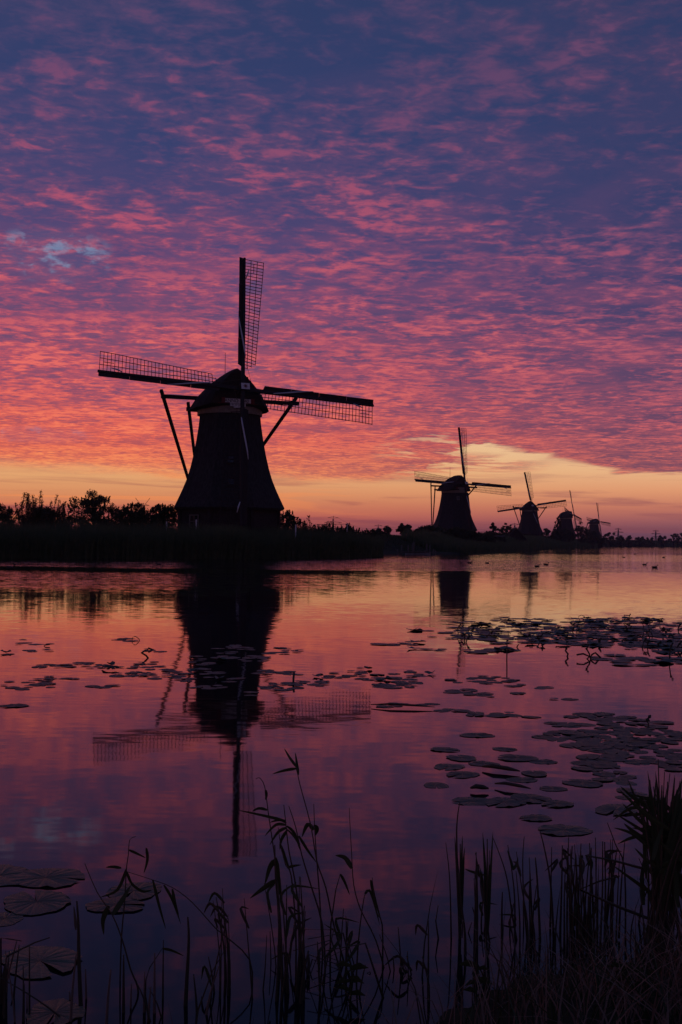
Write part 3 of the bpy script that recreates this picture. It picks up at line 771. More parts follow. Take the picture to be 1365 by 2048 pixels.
for i, (a, c, yt, D, th, lab) in enumerate((
    (1210, 1232, 1064, 760, .15, 'round-headed tree just right of the farthest windmill'),
    (1228, 1252, 1073, 800, 0, 'low bush under the pylon nearest the farthest windmill'),
    (1246, 1272, 1070, 840, 0, 'broad low bush on the far bank, left of the twin bushes'),
    (1268, 1290, 1070, 860, 0, 'left one of the twin bushes midway along the far bank'),
    (1286, 1310, 1074, 880, 0, 'right one of the twin bushes midway along the far bank'),
    (1316, 1338, 1068, 950, .2, 'tree with a flat crown right of the right-hand pylon'),
    (1338, 1356, 1064, 1000, .2, 'tall rounded tree at the far right end of the bank'),
    (1352, 1376, 1066, 1010, .2, 'rounded tree cut by the right edge of the picture'),
    (1380, 1420, 1066, 1040, .2, 'tree beyond the right edge of the picture'))):
    px_tree(a, c, yt, D, lab, 60 + i, group=GF, trunk_h=th, leaves=1500, size=.8, clumps=24)

# ------------------------------------------------------------------ reeds and rough growth along the far bank (uncountable)
def blades(x, y, z, h, w, lean, r, seg=2, name='reeds', m='reedfar'):
    """tapered bent blades, all numpy; arrays of equal length"""
    k = len(x); a = r.uniform(0, 2 * math.pi, k); lx = lean[:, 0] * h; ly = lean[:, 1] * h
    sx, sy = np.cos(a) * w * .5, np.sin(a) * w * .5
    rows = []
    for i in range(seg + 1):
        t = i / seg; ww = (1 - t ** 1.6) + .04
        cx = x + lx * t ** 1.8; cy = y + ly * t ** 1.8; cz = z + h * t * (1 - .12 * t * np.hypot(lean[:, 0], lean[:, 1]))
        rows.append(np.stack([cx - sx * ww, cy - sy * ww, cz], 1)); rows.append(np.stack([cx + sx * ww, cy + sy * ww, cz], 1))
    n = 2 * (seg + 1)
    v = np.stack(rows, 1).reshape(-1, 3)
    base = (np.arange(k) * n)[:, None]
    f = np.concatenate([base + np.array([[2 * i, 2 * i + 1, 2 * i + 3, 2 * i + 2]]) for i in range(seg)], 0)
    return mesh_np(name, v, f, M[m])
def along(poly, s0, s1, k, r, off0, off1):
    """k random points with arclength s0..s1 of the polyline, offset off0..off1 to its left"""
    A = np.array(poly, float); L = np.hypot(*np.diff(A, axis=0).T); cum = np.concatenate([[0], np.cumsum(L)])
    s = r.uniform(s0, s1, k); i = np.clip(np.searchsorted(cum, s) - 1, 0, len(L) - 1); t = (s - cum[i]) / L[i]
    d = (A[i + 1] - A[i]) / L[i][:, None]; p = A[i] + (A[i + 1] - A[i]) * t[:, None]
    o = r.uniform(off0, off1, k); return p[:, 0] - d[:, 1] * o, p[:, 1] + d[:, 0] * o, o
def shore_s(idx):
    A = np.array(SHORE, float); return float(np.concatenate([[0], np.cumsum(np.hypot(*np.diff(A, axis=0).T))])[idx])
r = np.random.default_rng(5)
def belt(s0, s1, k, off, h, w, name, label, m='reedfar', seg=2):
    x, y, o = along(SHORE, s0, s1, k, r, *off)
    z = ground_z(np.stack([x, y], 1)); z = np.maximum(z, -.3)
    n = np.array([noise.noise((a * .35, b_ * .35, 2.0)) for a, b_ in zip(x, y)])
    hh = h * (1 + .22 * n) * r.uniform(.72, 1.06, k)
    lean = np.stack([r.normal(.10, .10, k), r.normal(0, .08, k)], 1)
    me = blades(x, y, z, hh, r.uniform(.6, 1.3, k) * w, lean, r, seg, name, m)
    link(name, me, kind='stuff', label=label)
belt(shore_s(2) + 30, shore_s(4), 9000, (-.6, 5), 2.7, .06, 'reeds', 'dense tall green reeds along the water at the left edge')
belt(shore_s(4), shore_s(8), 42000, (-.6, 6.5), 2.45, .045, 'reeds', 'dense tall green reed belt in front of the nearest windmill')
belt(shore_s(8), shore_s(10), 9000, (-.5, 6), 2.2, .05, 'reeds', 'end of the reed belt left of the small inlet')
belt(shore_s(14), shore_s(18), 26000, (-.4, 9), 1.6, .09, 'undergrowth', 'rough growth on the bank below the second windmill')
belt(shore_s(18), shore_s(22), 30000, (-.5, 16), 2.2, .28, 'undergrowth', 'rough growth on the bank below the far windmills')
belt(shore_s(22), shore_s(23) + 60, 12000, (-.5, 26), 3.4, .7, 'treeline', 'low dark growth closing the far end of the canal')
# floating mat edge beside the inlet
x, y, o = along(SHORE, shore_s(14), shore_s(17), 5000, r, -3.5, 0)
link('weeds', blades(x, y, np.full(len(x), -.05), r.uniform(.1, .28, len(x)), np.full(len(x), .08), r.normal(0, .4, (len(x), 2)), r, 1, 'weeds', 'reedfar'), kind='stuff', label='low water weeds along the bank beside the jetty')
# short grass on dike
x, y, o = along(SHORE, shore_s(9), shore_s(16), 26000, r, 3, 24)
z = ground_z(np.stack([x, y], 1))
link('grass', blades(x, y, z, r.uniform(.10, .3, len(x)), r.uniform(.06, .12, len(x)), r.normal(0, .25, (len(x), 2)), r, 1, 'grass', 'turf'), kind='stuff', label='short green grass on the dike slope')
# ------------------------------------------------------------------ built things along the bank
def pylon(px, ytop, ybase, D, label, style=0, rz=0):
    t = at(px, ytop, D); b0 = gz(t.x, D); H = t.z - b0
    root = thing('pylon', (t.x, D, b0), label, 'pylon', 'power pylons on the skyline', rz)
    s = H / 40; b = MB(); th = .30 * s * max(1.3, D / 800)
    w0, w1 = 3.4 * s, .8 * s
    wz = lambda z: w0 + (w1 - w0) * min(1, (z / (30 * s)) ** .8)
    lv = [0, 6, 11, 15.5, 19.5, 23, 26, 29, 32, 35.5]
    for sx in (-1, 1):
        for sy in (-1, 1):
            for a, c in zip(lv[:-1], lv[1:]):
                b.beam((sx * wz(a * s), sy * wz(a * s), a * s), (sx * wz(c * s), sy * wz(c * s), c * s), th)
    for i, (a, c) in enumerate(zip(lv[:-1], lv[1:])):
        a *= s; c *= s
        for sy in (-1, 1):
            b.beam((-wz(a), sy * wz(a), a), (wz(c), sy * wz(c), c), th * .6); b.beam((wz(a), sy * wz(a), a), (-wz(c), sy * wz(c), c), th * .6)
    b.build('tower', M['iron'], root)
    if style == 0:                                          # flat crossarms and raised horns
        arms = [(24, 8.5), (33, 6.0)]
        for z, L in arms:
            for sx in (-1, 1):
                b = MB(); b.beam((0, 0, z * s), (sx * L * s, 0, (z + .3) * s), th); b.beam((0, 0, (z + 2.0) * s), (sx * L * s, 0, (z + .3) * s), th * .8)
                b.beam((sx * L * s * .5, 0, z * s), (sx * L * s * .5, 0, (z + 1.1) * s), th * .7); b.build('crossarm', M['iron'], root)
        for sx in (-1, 1):
            b = MB(); b.beam((sx * 2 * s, 0, 34 * s), (sx * 6.5 * s, 0, 40 * s), th); b.build('horn', M['iron'], root)
    else:
        for z, L in ((22, 11), (30, 13), (37, 8)):
            for sx in (-1, 1):
                b = MB(); b.beam((0, 0, z * s), (sx * L * s, 0, (z + .3) * s), th); b.beam((0, 0, (z + 2.4) * s), (sx * L * s, 0, (z + .3) * s), th * .8); b.build('crossarm', M['iron'], root)
        b = MB(); b.beam((0, 0, 35 * s), (0, 0, 40 * s), th * 1.4); b.build('mast_tip', M['iron'], root)
    return Vector((t.x, D, b0)), H
tops = []
for px_, yt, D, lab, st in ((286, 996, 800, 'lattice pylon with raised horns above the shrubs left of the nearest windmill', 0),
                            (667, 1032, 1100, 'lattice pylon behind the railing right of the nearest windmill', 1),
                            (757, 1049, 1700, 'small far pylon above the bushes left of the second windmill', 1),
                            (1030, 1046, 1500, 'small pylon directly left of the third windmill', 1),
                            (1237, 1056, 1900, 'pylon above the low trees right of the farthest windmill', 1),
                            (1312, 1060, 2100, 'rightmost pylon on the skyline', 1)):
    tops.append(pylon(px_, yt, 1080, D, lab, st, rz=R(8)))
def wire(a, b_, sag, rad, label):
    m = MB(); k = 12
    m.tube([Vector(a).lerp(Vector(b_), i / k) - Vector((0, 0, 4 * sag * (i / k) * (1 - i / k))) for i in range(k + 1)], rad, 3)
    o = m.build('power_line', M['black'], None); tag(o, label, 'power line', 'power lines between the pylons')
def arm(i, z, x): p, H = tops[i]; return Vector((p.x + x * H / 40, p.y, p.z + z * H / 40))
for z, nm in ((37, 'uppermost'), (30, 'middle'), (22, 'lowest')):
    wire(arm(1, z, 8), arm(2, z, 8), 7, .09, nm + ' thin wire running from the pylon by the railing to the small far pylon')
    wire(arm(2, z, 8), arm(3, z, 8), 8, .10, nm + ' thin wire crossing behind the second windmill')
wire(arm(3, 30, 9), arm(4, 30, 9), 9, .10, 'thin wire crossing behind the fourth windmill')
wire(arm(4, 30, 9), arm(5, 30, 9), 9, .10, 'thin wire between the two right-hand pylons')
wire(arm(0, 24, -8), arm(0, 24, -8) + Vector((-300, 60, 6)), 12, .06, 'thin wire leading left from the pylon with horns')
wire(arm(0, 24, 8), arm(0, 24, 8) + Vector((260, -60, -4)), 12, .06, 'thin wire leading right from the pylon with horns')

def railing():
    a, c = at(640, 1049, 118), at(693, 1048, 121); z0 = gz(a.x, 118)
    root = thing('railing', (a.x, 118, z0), 'pale metal railing on the skyline right of the nearest windmill', 'railing')
    la = Vector((0, 0, a.z - z0)); lc = Vector((c.x - a.x, 3, c.z - z0))
    for i in range(6):
        p = la.lerp(lc, i / 5); b = MB(); b.beam((p.x, p.y, 0), p, .05); b.build('post', M['iron'], root)
    for dz in (0, -.45):
        b = MB(); b.beam(la + Vector((-.3, 0, dz)), lc + Vector((.1, 0, dz)), .05); b.build('rail', M['iron'], root)
    b = MB(); b.beam((lc.x + .1, lc.y, lc.z - .8), (lc.x + .1, lc.y, lc.z + .12), .12, .05); b.build('end_board', M['white'], root)
railing()
for px_, y0, D, lab in ((393, 1040, 103, 'short white marker post in front of the windmill wall'), (334, 1044, 103, 'short white marker post left of the windmill'),
                        (592, 1050, 103, 'short pale post among the shrubs right of the windmill')):
    p = at(px_, y0, D); z0 = gz(p.x, D); b = MB(); b.box((0, 0, (p.z - z0) / 2), (.11, .11, p.z - z0)); b.box((0, 0, p.z - z0 + .015), (.14, .14, .03))
    o = b.build('marker_post', M['white'], None); o.location = (p.x, D, z0); tag(o, lab, 'post')

def shed():
    D = 330; a, c = at(1009, 1083, D), at(1050, 1083, D); w = c.x - a.x; x = (a.x + c.x) / 2; z0 = gz(x, D)
    root = thing('shed', (x, D, z0), 'dark gabled shed left of the third windmill', 'shed'); top = at(1029, 1056, D).z - z0
    hw = w * .36; e = top * .42
    b = MB(); v = [(-hw, -3, 0), (hw, -3, 0), (hw, -3, e), (0, -3, top * .95), (-hw, -3, e)]
    v += [(p, 3, q) for p, _, q in v]
    b.add(v, [(0, 1, 2, 3, 4), (9, 8, 7, 6, 5), (0, 5, 6, 1), (1, 6, 7, 2), (4, 9, 5, 0)]); b.build('wall', M['tar'], root)
    for s in (-1, 1):
        b = MB(); b.beam((0, 0, top), (s * w * .52, 0, e * .55), 6.8, .18, up=(0, 0, 1)); b.build('roof', M['tile'], root)
    b = MB(); b.box((-.5, -3.04, e * .45), (1.1, .06, e * .9)); b.build('door', M['tar'], root)
shed()
def rail_bench(px0, px1, y, D, label):
    a, c = at(px0, y, D), at(px1, y, D); z0 = gz(a.x, D); w = c.x - a.x
    root = thing('field_gate', (a.x, D, z0), label, 'gate', 'pale field gates on the dike')
    for i in range(3): b = MB(); b.box((w * i / 2, 0, (a.z - z0) / 2), (.08, .08, a.z - z0)); b.build('post', M['tar'], root)
    b = MB(); b.box((w / 2, -.09, a.z - z0 - .1), (w + .2, .05, .12)); b.build('rail', M['boat'], root)
rail_bench(836, 852, 1070, 190, 'pale gate rail on the dike left of the second windmill')
rail_bench(992, 1009, 1071, 262, 'pale gate rail just left of the gabled shed')

def jetty():
    D = 146; a = wat(792, 1107); 
    L = at(795, 1104, D); Rr = at(866, 1104, D); w = Rr.x - L.x
    root = thing('jetty', (L.x, D, 0), 'small wooden jetty with mooring posts at the inlet', 'jetty')
    n = 20
    for i in range(n):
        b = MB(); b.box((w * (i + .5) / n, 0, .38 + .01 * (i % 3)), (w / n - .02, 1.5, .05)); b.build('plank', M['wood'], root)
    b = MB(); b.box((w / 2, -.6, .29), (w, .1, .12)); b.build('beam', M['wood'], root); b = MB(); b.box((w / 2, .6, .29), (w, .1, .12)); b.build('beam', M['wood'], root)
    for px_, yt in ((803, 1090), (816, 1090), (825, 1086), (827, 1083), (853, 1088), (859, 1090), (866, 1098), (795, 1098)):
        p = at(px_, yt, D); b = MB(); b.tube([(p.x - L.x, -.86, -1), (p.x - L.x, -.86, p.z)], .10, 7); b.build('mooring_post', M['wood'], root)
    t = thing('jetty', (Rr.x - 1.2, D - 2.2, 0), 'short lower landing stage in front of the right end of the jetty', 'jetty')
    for i in range(6): b = MB(); b.box((.25 * i, 0, .22), (.23, 1.4, .05)); b.build('plank', M['wood'], t)
    for sx in (0, 1.3): b = MB(); b.tube([(sx, -.75, -.9), (sx, -.75, .6)], .07, 6); b.build('mooring_post', M['wood'], t)
jetty()
def rowboat(px, D, label, rz):
    p = at(px, 1100, D); root = thing('rowing_boat', (p.x, D, -.12), label, 'boat', rz=rz, scale=.8)
    st = [(-1.9, .42, .42), (-1.2, .56, .38), (0, .66, .36), (1.1, .52, .40), (1.8, .22, .50), (2.05, .02, .56)]
    v = []; f = []
    for x, w, h in st: v += [(x, -w, h), (x, -w * .72, .02), (x, w * .72, .02), (x, w, h), (x, w - .05 * (w > .1), h), (x, w * .66, .07), (x, -w * .66, .07), (x, -w + .05 * (w > .1), h)]
    for k in range(len(st) - 1):
        for i in range(8): f.append((k * 8 + i, k * 8 + (i + 1) % 8, (k + 1) * 8 + (i + 1) % 8, (k + 1) * 8 + i))
    f.append((0, 1, 6, 7)); f.append((1, 2, 5, 6)); f.append((2, 3, 4, 5))
    b = MB(); b.add(v, f); b.build('hull', M['boat'], root)
    for x in (-1.0, .5): b = MB(); b.box((x, 0, .30), (.24, 1.0, .04)); b.build('seat', M['wood'], root)
rowboat(836, 143.2, 'pale small rowing boat moored at the jetty', R(6))

# ------------------------------------------------------------------ waterbirds
def bird_mesh():
    b = MB()
    b.tube([(-.20, 0, .10), (-.17, 0, .085), (-.10, 0, .06), (0, 0, .05), (.09, 0, .06), (.14, 0, .09)], [.006, .028, .062, .075, .06, .03], 9)
    b.tube([(.10, 0, .08), (.135, 0, .13), (.14, 0, .17), (.165, 0, .195), (.195, 0, .195), (.215, 0, .19)], [.042, .028, .024, .034, .028, .010], 8)
    body = b.mesh('body', M['ducks'])
    b = MB(); b.tube([(.205, 0, .190), (.245, 0, .178)], [.014, .005], 6); bill = b.mesh('bill', M['bill'])
    return body, bill
BIRD = bird_mesh()
birds = [(22, 1138, 1, 1.25, 'lone dark waterbird swimming near the left edge'),
         (318, 1130, -1, 1.0, 'dark waterbird low on the water near the reflection of the largest windmill'),
         (940, 1127, 1, 1.05, 'left bird of the pair swimming below the second windmill'),
         (975, 1127, 1, .95, 'right bird of the pair swimming below the second windmill'),
         (1075, 1133.5, 1, .95, 'waterbird swimming over the reflection of the third windmill'),
         (1093, 1130, 1, 1.05, 'waterbird swimming just right of the third windmill reflection'),
         (1290, 1130, 1, .95, 'left bird of the two swimming near the right edge'),
         (1310, 1136, 1, 1.15, 'right and nearer bird of the two swimming near the right edge'),
         (1248, 1115, -1, .95, 'small distant waterbird out on the open water at right'),
         (1328, 1115.5, 1, 1.0, 'small distant waterbird nearest the right edge'),
         (1205, 1108, 1, 1.0, 'tiny far waterbird in the middle of the open water'),
         (1270, 1108.5, 1, 1.0, 'tiny far waterbird straight above the two near the right edge')]
for px_, py_, dr, sc, lab in birds:
    p = wat(px_, py_); root = thing('waterbird', (p.x, p.y, -.02), lab, 'waterbird', 'waterbirds on the canal', rz=(0 if dr > 0 else math.pi) + random.uniform(-.35, .35), scale=sc * 1.0)
    link('body', BIRD[0], root); link('bill', BIRD[1], root)

# ------------------------------------------------------------------ lily pads
def pad_mesh(seed, fine):
    r_ = random.Random(seed); n = 30 if fine else 18; rings = (0, .3, .55, .8, .93, 1.0) if fine else (0, .55, 1.0)
    notch = R(r_.uniform(10, 22)); v = [(0, 0, .004)]; f = []; amp = .035 if fine else .02
    ph = [r_.uniform(0, 6.3) for _ in range(4)]
    for q in rings[1:]:
        for i in range(n):
            a = notch / 2 * (.4 + .6 * q) + (2 * math.pi - notch * (.4 + .6 * q)) * i / (n - 1)
            rad = q * (1 + .05 * math.sin(3 * a + ph[0]) + .03 * math.sin(7 * a + ph[1]) + (.02 * math.sin(17 * a + ph[3]) + .02 * math.sin(29 * a) + r_.uniform(-.02, .02) if fine else 0)) * (1 + .22 * (math.cos(a) ** 2))
            z = .003 + (.06 if fine else .05) * math.sin(math.pi * q) * (.5 + .3 * math.sin(7 * a + ph[2]) + .2 * math.sin(13 * a + ph[3])) + .012 * (q > .9) * max(0, math.sin(4 * a + ph[3]))
            if r_.random() < .06 and q == 1: z += .05; rad *= .94
            v.append((rad * math.cos(a), rad * math.sin(a), max(z, .002)))
    for k in range(len(rings) - 1):
        for i in range(n - 1):
            if k == 0: f.append((0, 1 + i, 2 + i))
            else: o = 1 + (k - 1) * n; f.append((o + i, o + n + i, o + n + i + 1, o + i + 1))
    me = bpy.data.meshes.new('lily_pad'); me.from_pydata(v, [], f); me.materials.append(M['pad'])
    me.polygons.foreach_set('use_smooth', [True] * len(f)); me.update(); return me
PADS = [pad_mesh(i, False) for i in range(8)]; PADF = [pad_mesh(40 + i, True) for i in range(5)]
padpos = []
pads_todo = []
def pad(px, py, w, label, group, fine=False):
    p = wat(px, py); s = w / F * p.y / 2 / 1.15
    padpos.append((p.x, p.y, s)); pads_todo.append((w * (3 if fine else 1), p, s, label, group, fine, len(padpos)))
def place_pad(p, s, label, group, fine, idx):
    o = link('lily_pad', random.choice(PADF if fine else PADS), label=label, cat='lily pad', group=group)
    o.location = (p.x, p.y, .001 + .0014 * (idx % 4)); o.scale = (s, s, s * .8)
    o.rotation_euler = (random.gauss(0, .008 if fine else .02), random.gauss(0, .008 if fine else .02), random.uniform(0, 6.28))
NL = [(0, 1752, 150, 'large lily pad cut by the left edge, topmost of the big near pads'), (92, 1757, 150, 'large wrinkled lily pad right of the one cut by the left edge'),
      (74, 1806, 146, 'large oval lily pad alone below the wrinkled ones at lower left'), (10, 1838, 84, 'large lily pad cut by the left edge below the oval one'),
      (268, 1783, 118, 'big lily pad behind the drooping reed at lower left'), (232, 1812, 110, 'big lily pad overlapping the one behind the drooping reed, nearer'),
      (80, 1925, 170, 'largest and nearest lily pad, behind the cut reed stubs at lower left'), (110, 2026, 130, 'shadowy lily pad at the very bottom left among stubs')]
for x_, y_, w_, l_ in NL: pad(x_, y_, w_, l_, 'large near lily pads at lower left', True)
NR = [(1128, 1661, 112, 'big pad nearest the reeds at right, with a pointed leaf at its side'), (1072, 1637, 66, 'single round pad below the line of joined pads'),
      (1232, 1621, 100, 'pad just left of the tall reed clump at right'), (945, 1603, 90, 'left pad of the line of joined pads'), (1010, 1605, 96, 'second pad of the line of joined pads'),
      (1062, 1598, 92, 'third pad of the line of joined pads'), (1115, 1609, 70, 'right pad of the line of joined pads'), (872, 1571, 62, 'lone pad left of the flat sticks on the water'),
      (1106, 1578, 58, 'small pad above the right end of the line of joined pads'), (1165, 1567, 84, 'long pad left of the dense right-hand patch'),
      (924, 1517, 70, 'upper pad of the overlapping group around the floating leaf blade'), (898, 1534, 74, 'left pad of the overlapping group around the floating leaf blade'),
      (968, 1528, 66, 'right pad of the overlapping group around the floating leaf blade'), (925, 1550, 74, 'lowest pad of the overlapping group around the floating leaf blade'),
      (1070, 1548, 62, 'pad with a raised front edge above the floating stick'), (1045, 1560, 66, 'pad touching the floating stick'), (1010, 1499, 52, 'pad above the overlapping group, edge curled'),
      (890, 1500, 62, 'thin pad left of the curled one, above the overlapping group'), (1035, 1517, 84, 'long pad right of the curled one'), (1088, 1524, 60, 'pad at the right end of the long one'),
      (955, 1471, 72, 'pad alone above the thin pad'), (28, 1412, 62, 'wide flat pad alone near the left edge below the drift')]
for x_, y_, w_, l_ in NR: pad(x_, y_, w_ * .92, l_, 'lily pads on the near water', True)
def clump(cx, cy, rx, ry, n, w, label, group, slope=0.0):
    for _ in range(n):
        for t in range(12):
            a = random.uniform(0, 6.28); q = math.sqrt(random.random()); x_ = cx + rx * q * math.cos(a); y_ = cy + ry * q * math.sin(a) + slope * (x_ - cx)
            p = wat(x_, y_); s = w * .5 / F * p.y
            if all((p.x - u) ** 2 + (p.y - v_) ** 2 > (.62 * (s + k)) ** 2 for u, v_, k in padpos[-160:]): break
        pad(x_, y_, w * .74 * random.uniform(.65, 1.3), label, group)
G1 = 'lily pads drifting left of the big windmill reflection'; l1 = 'small lily pad left of the largest windmill reflection'
for args in ((68, 1287, 36, 3, 4, 34), (40, 1279, 30, 1, 1, 30), (10, 1308, 12, 4, 2, 34), (85, 1302, 40, 4, 4, 34), (110, 1333, 34, 5, 6, 38), (155, 1330, 30, 5, 5, 36), (200, 1334, 40, 5, 6, 36),
             (35, 1372, 45, 9, 8, 36), (88, 1365, 34, 12, 8, 36), (130, 1358, 22, 3, 2, 44), (208, 1373, 30, 4, 3, 40), (262, 1280, 34, 3, 3, 38), (300, 1302, 28, 4, 4, 34),
             (280, 1330, 40, 9, 8, 38), (262, 1350, 34, 6, 6, 40), (310, 1346, 44, 9, 11, 38), (345, 1358, 38, 8, 7, 38)): clump(*args, l1 + (', in the left half' if args[0] < 190 else ', nearer the reflection'), G1 + (', in the left half' if args[0] < 190 else ', nearer the reflection'))
G2 = 'lily pads lying across the big windmill reflection'; l2 = 'small lily pad lying on the dark reflection of the largest windmill'
for args in ((468, 1298, 44, 8, 9, 38), (440, 1313, 50, 6, 7, 38), (500, 1318, 34, 8, 8, 40), (408, 1325, 42, 6, 6, 38), (412, 1345, 46, 8, 8, 40), (440, 1360, 44, 6, 5, 38), (415, 1374, 40, 4, 5, 40), (498, 1388, 18, 3, 2, 44)): clump(*args, l2, G2)
G3 = 'lily pads between the two largest windmill reflections'; l3 = 'small lily pad between the two windmill reflections'
for args in ((565, 1303, 36, 7, 11, 34), (535, 1345, 26, 4, 5, 38), (580, 1347, 26, 4, 4, 38), (570, 1373, 40, 8, 12, 40), (625, 1367, 30, 7, 7, 38), (665, 1352, 40, 6, 7, 38), (715, 1340, 24, 4, 4, 36),
             (742, 1352, 30, 8, 7, 40), (790, 1366, 46, 12, 18, 42), (818, 1348, 32, 6, 6, 38), (845, 1350, 24, 3, 3, 38)): clump(*args, l3 + (', nearer the largest one' if args[0] < 680 else ', nearer the second one'), G3 + (', nearer the largest one' if args[0] < 680 else ', nearer the second one'))
G4 = 'lily pads scattered in the middle right'; l4 = 'lily pad scattered between the far mat and near patch'
for args in ((790, 1411, 28, 4, 4, 42), (855, 1410, 20, 2, 2, 40), (905, 1421, 34, 3, 3, 46), (985, 1428, 50, 5, 6, 46), (1045, 1432, 28, 3, 2, 46), (912, 1362, 22, 3, 3, 38), (925, 1385, 28, 6, 6, 40),
             (985, 1360, 46, 8, 13, 42), (968, 1391, 20, 4, 3, 38), (1035, 1388, 22, 3, 2, 40), (1088, 1379, 18, 4, 2, 40), (1120, 1399, 24, 3, 2, 44), (1035, 1371, 22, 2, 2, 38)): clump(*args, l4 + (', at its left' if args[0] < 950 else ', at its right'), G4 + (', at its left' if args[0] < 950 else ', at its right'))
G5 = 'lily pads crowded in the near patch at right'
for sub, args in (('left tip of its far edge', (1185, 1432, 50, 5, 6, 52)), ('far left corner', (1130, 1448, 40, 7, 5, 52)), ('far edge around the hooked stalk', (1250, 1450, 90, 16, 20, 54)),
                  ('left flank', (1150, 1470, 70, 12, 16, 56)), ('very middle', (1220, 1490, 90, 14, 20, 58)), ('right-hand half', (1300, 1475, 70, 22, 20, 56)),
                  ('near half', (1250, 1515, 80, 14, 16, 60)), ('near left corner', (1185, 1530, 50, 10, 7, 60)), ('right end behind the reed tips', (1340, 1520, 40, 22, 8, 60)),
                  ('trailing near end', (1230, 1560, 50, 18, 7, 66)), ('nearest tail, touching the tall reeds', (1270, 1590, 40, 14, 4, 70))):
    clump(*args, 'lily pad in the crowded right-hand patch, ' + sub, G5 + ', ' + sub)
pads_todo.sort(key=lambda q: -q[0])
for q in pads_todo[:298]: place_pad(*q[1:])
# the far mat at right: too many and too small to pick apart
def far_mat():
    r_ = np.random.default_rng(3); V = []; Fc = []; o = 0
    spots = [(1130, 1246, 130, 10, 90), (1250, 1246, 120, 12, 110), (1000, 1246, 90, 7, 36), (960, 1258, 60, 6, 26), (1060, 1262, 110, 11, 80), (1200, 1266, 140, 12, 150), (1310, 1262, 90, 14, 110),
             (930, 1272, 70, 8, 30), (1030, 1280, 90, 8, 55), (1150, 1284, 100, 9, 70), (1260, 1288, 110, 10, 80), (1340, 1290, 60, 16, 60), (810, 1285, 50, 7, 12), (860, 1295, 40, 8, 8), (760, 1289, 24, 2, 4),
             (960, 1303, 40, 4, 12), (1000, 1300, 30, 4, 8), (1290, 1325, 80, 7, 26), (1235, 1316, 50, 5, 16), (1350, 1320, 30, 12, 16), (830, 1262, 40, 2, 5), (1010, 1236, 40, 2, 7)]
    todo = [(p, s) for _, p, s, *_r in pads_todo[298:]]
    for cx, cy, rx, ry, n in spots:
        for _ in range(int(n * .62)):
            a = r_.uniform(0, 6.28); q = math.sqrt(r_.uniform()); todo.append((wat(cx + rx * q * math.cos(a), cy + ry * q * math.sin(a)), r_.uniform(.07, .16)))
    for p, s in todo:
            z0 = r_.uniform(.002, .010)
            th = np.linspace(.12, 6.16, 11); rot = r_.uniform(0, 6.28); tx, ty = r_.normal(0, .02, 2)
            lx = s * np.cos(th) * (1 + .15 * np.cos(th + 1)); ly = s * np.sin(th); z = z0 + np.abs(lx * tx + ly * ty) + (r_.uniform(0, .04, 11) if r_.random() < .10 else 0)
            vx = p.x + lx * math.cos(rot) - ly * math.sin(rot); vy = p.y + lx * math.sin(rot) + ly * math.cos(rot)
            V += [(p.x, p.y, z0)] + list(zip(vx, vy, z)); Fc += [(o, o + 1 + i, o + 2 + i) for i in range(10)]; o += 12
    link('lily_pads', mesh_np('lily_pads', np.array(V), np.array(Fc), M['pad']), kind='stuff', label='dense far mat of small lily pads at right')
far_mat()

# stalks, seed heads and curled leaves standing out of the water
def stalk(px, py, pts, label, group='bent stalks sticking out of the lily mat', w=.014, pod=True, D=None):
    """pts in photo pixels relative to the foot"""
    p = wat(px, py); s = p.y / F; root = thing('lily_stalk', (p.x, p.y, -.02), label, 'stalk', group)
    b = MB(); P = [(x * s, random.uniform(-.03, .03) * i, -y * s) for i, (x, y) in enumerate(pts)]
    w *= .42; b.tube([(P[0][0], 0, -.1)] + P, [w] * (len(P) + 1), 5); b.build('stem', M['stalk'], root)
    if pod:
        b = MB(); e = Vector(P[-1]); b.tube([e - Vector((0, 0, .02)), e, e + Vector((.02, 0, .025)), e + Vector((.03, 0, .04))], [.007, .019, .016, .004], 7); b.build('seed_pod', M['stalk'], root)
    return root
stalk(264, 1281, [(0, 0), (1, -8), (5, -11), (9, -11), (14, -6), (18, 0)], 'arched stalk forming a small loop at the left drift', pod=False)
stalk(587, 1366, [(0, 0), (0, -12), (1, -23)], 'short upright stalk beside the pads right of the largest reflection', pod=False, w=.03)
stalk(292, 1300, [(0, 0), (6, -7), (16, -2)], 'crooked broken stalk lying over pads left of the reflection', w=.03, pod=False)
stalk(299, 1316, [(0, 0), (-6, -8), (-14, -14), (-8, -18)], 'forked dark stalk with curled leaf left of the reflection', w=.03, pod=False)
stalk(86, 1292, [(0, 0), (5, -5), (14, -6)], 'flat crooked stalk above the left drift', w=.02, pod=False)
stalk(1014, 1319, [(0, 0), (0, -20), (1, -43)], 'tall straight stalk standing alone in front of the far mat', w=.02, pod=False)
stalk(917, 1268, [(0, 0), (-1, -14), (1, -18)], 'upright stalk crossing the reflection of the second windmill sail', w=.02)
stalk(1134, 1313, [(0, 0), (3, -8), (-1, -14), (1, -18)], 'zigzag stalk at the front edge of the far mat', w=.03)
stalk(1172, 1318, [(0, 0), (8, -8), (-6, -14), (-20, -12)], 'sprawling stalk of the tangle in front of the far mat, leaning left', w=.03, pod=False)
stalk(1180, 1316, [(0, 0), (4, -10), (10, -14), (22, -4)], 'sprawling stalk of the tangle in front of the far mat, leaning right', w=.03, pod=False)
stalk(1183, 1318, [(0, 0), (-4, -14), (-10, -24)], 'upright stalk of the tangle in front of the far mat', w=.025)
stalk(1163, 1240, [(0, 0), (-5, -4), (-5, -9), (0, -12), (6, -10), (8, -5), (3, -1)], 'stalk curled into a ring on the upper edge of the far mat', pod=False)
stalk(1297, 1454, [(0, 0), (0, -10), (-3, -19), (2, -17)], 'hooked stalk with a pod standing in the crowded near patch', w=.012)
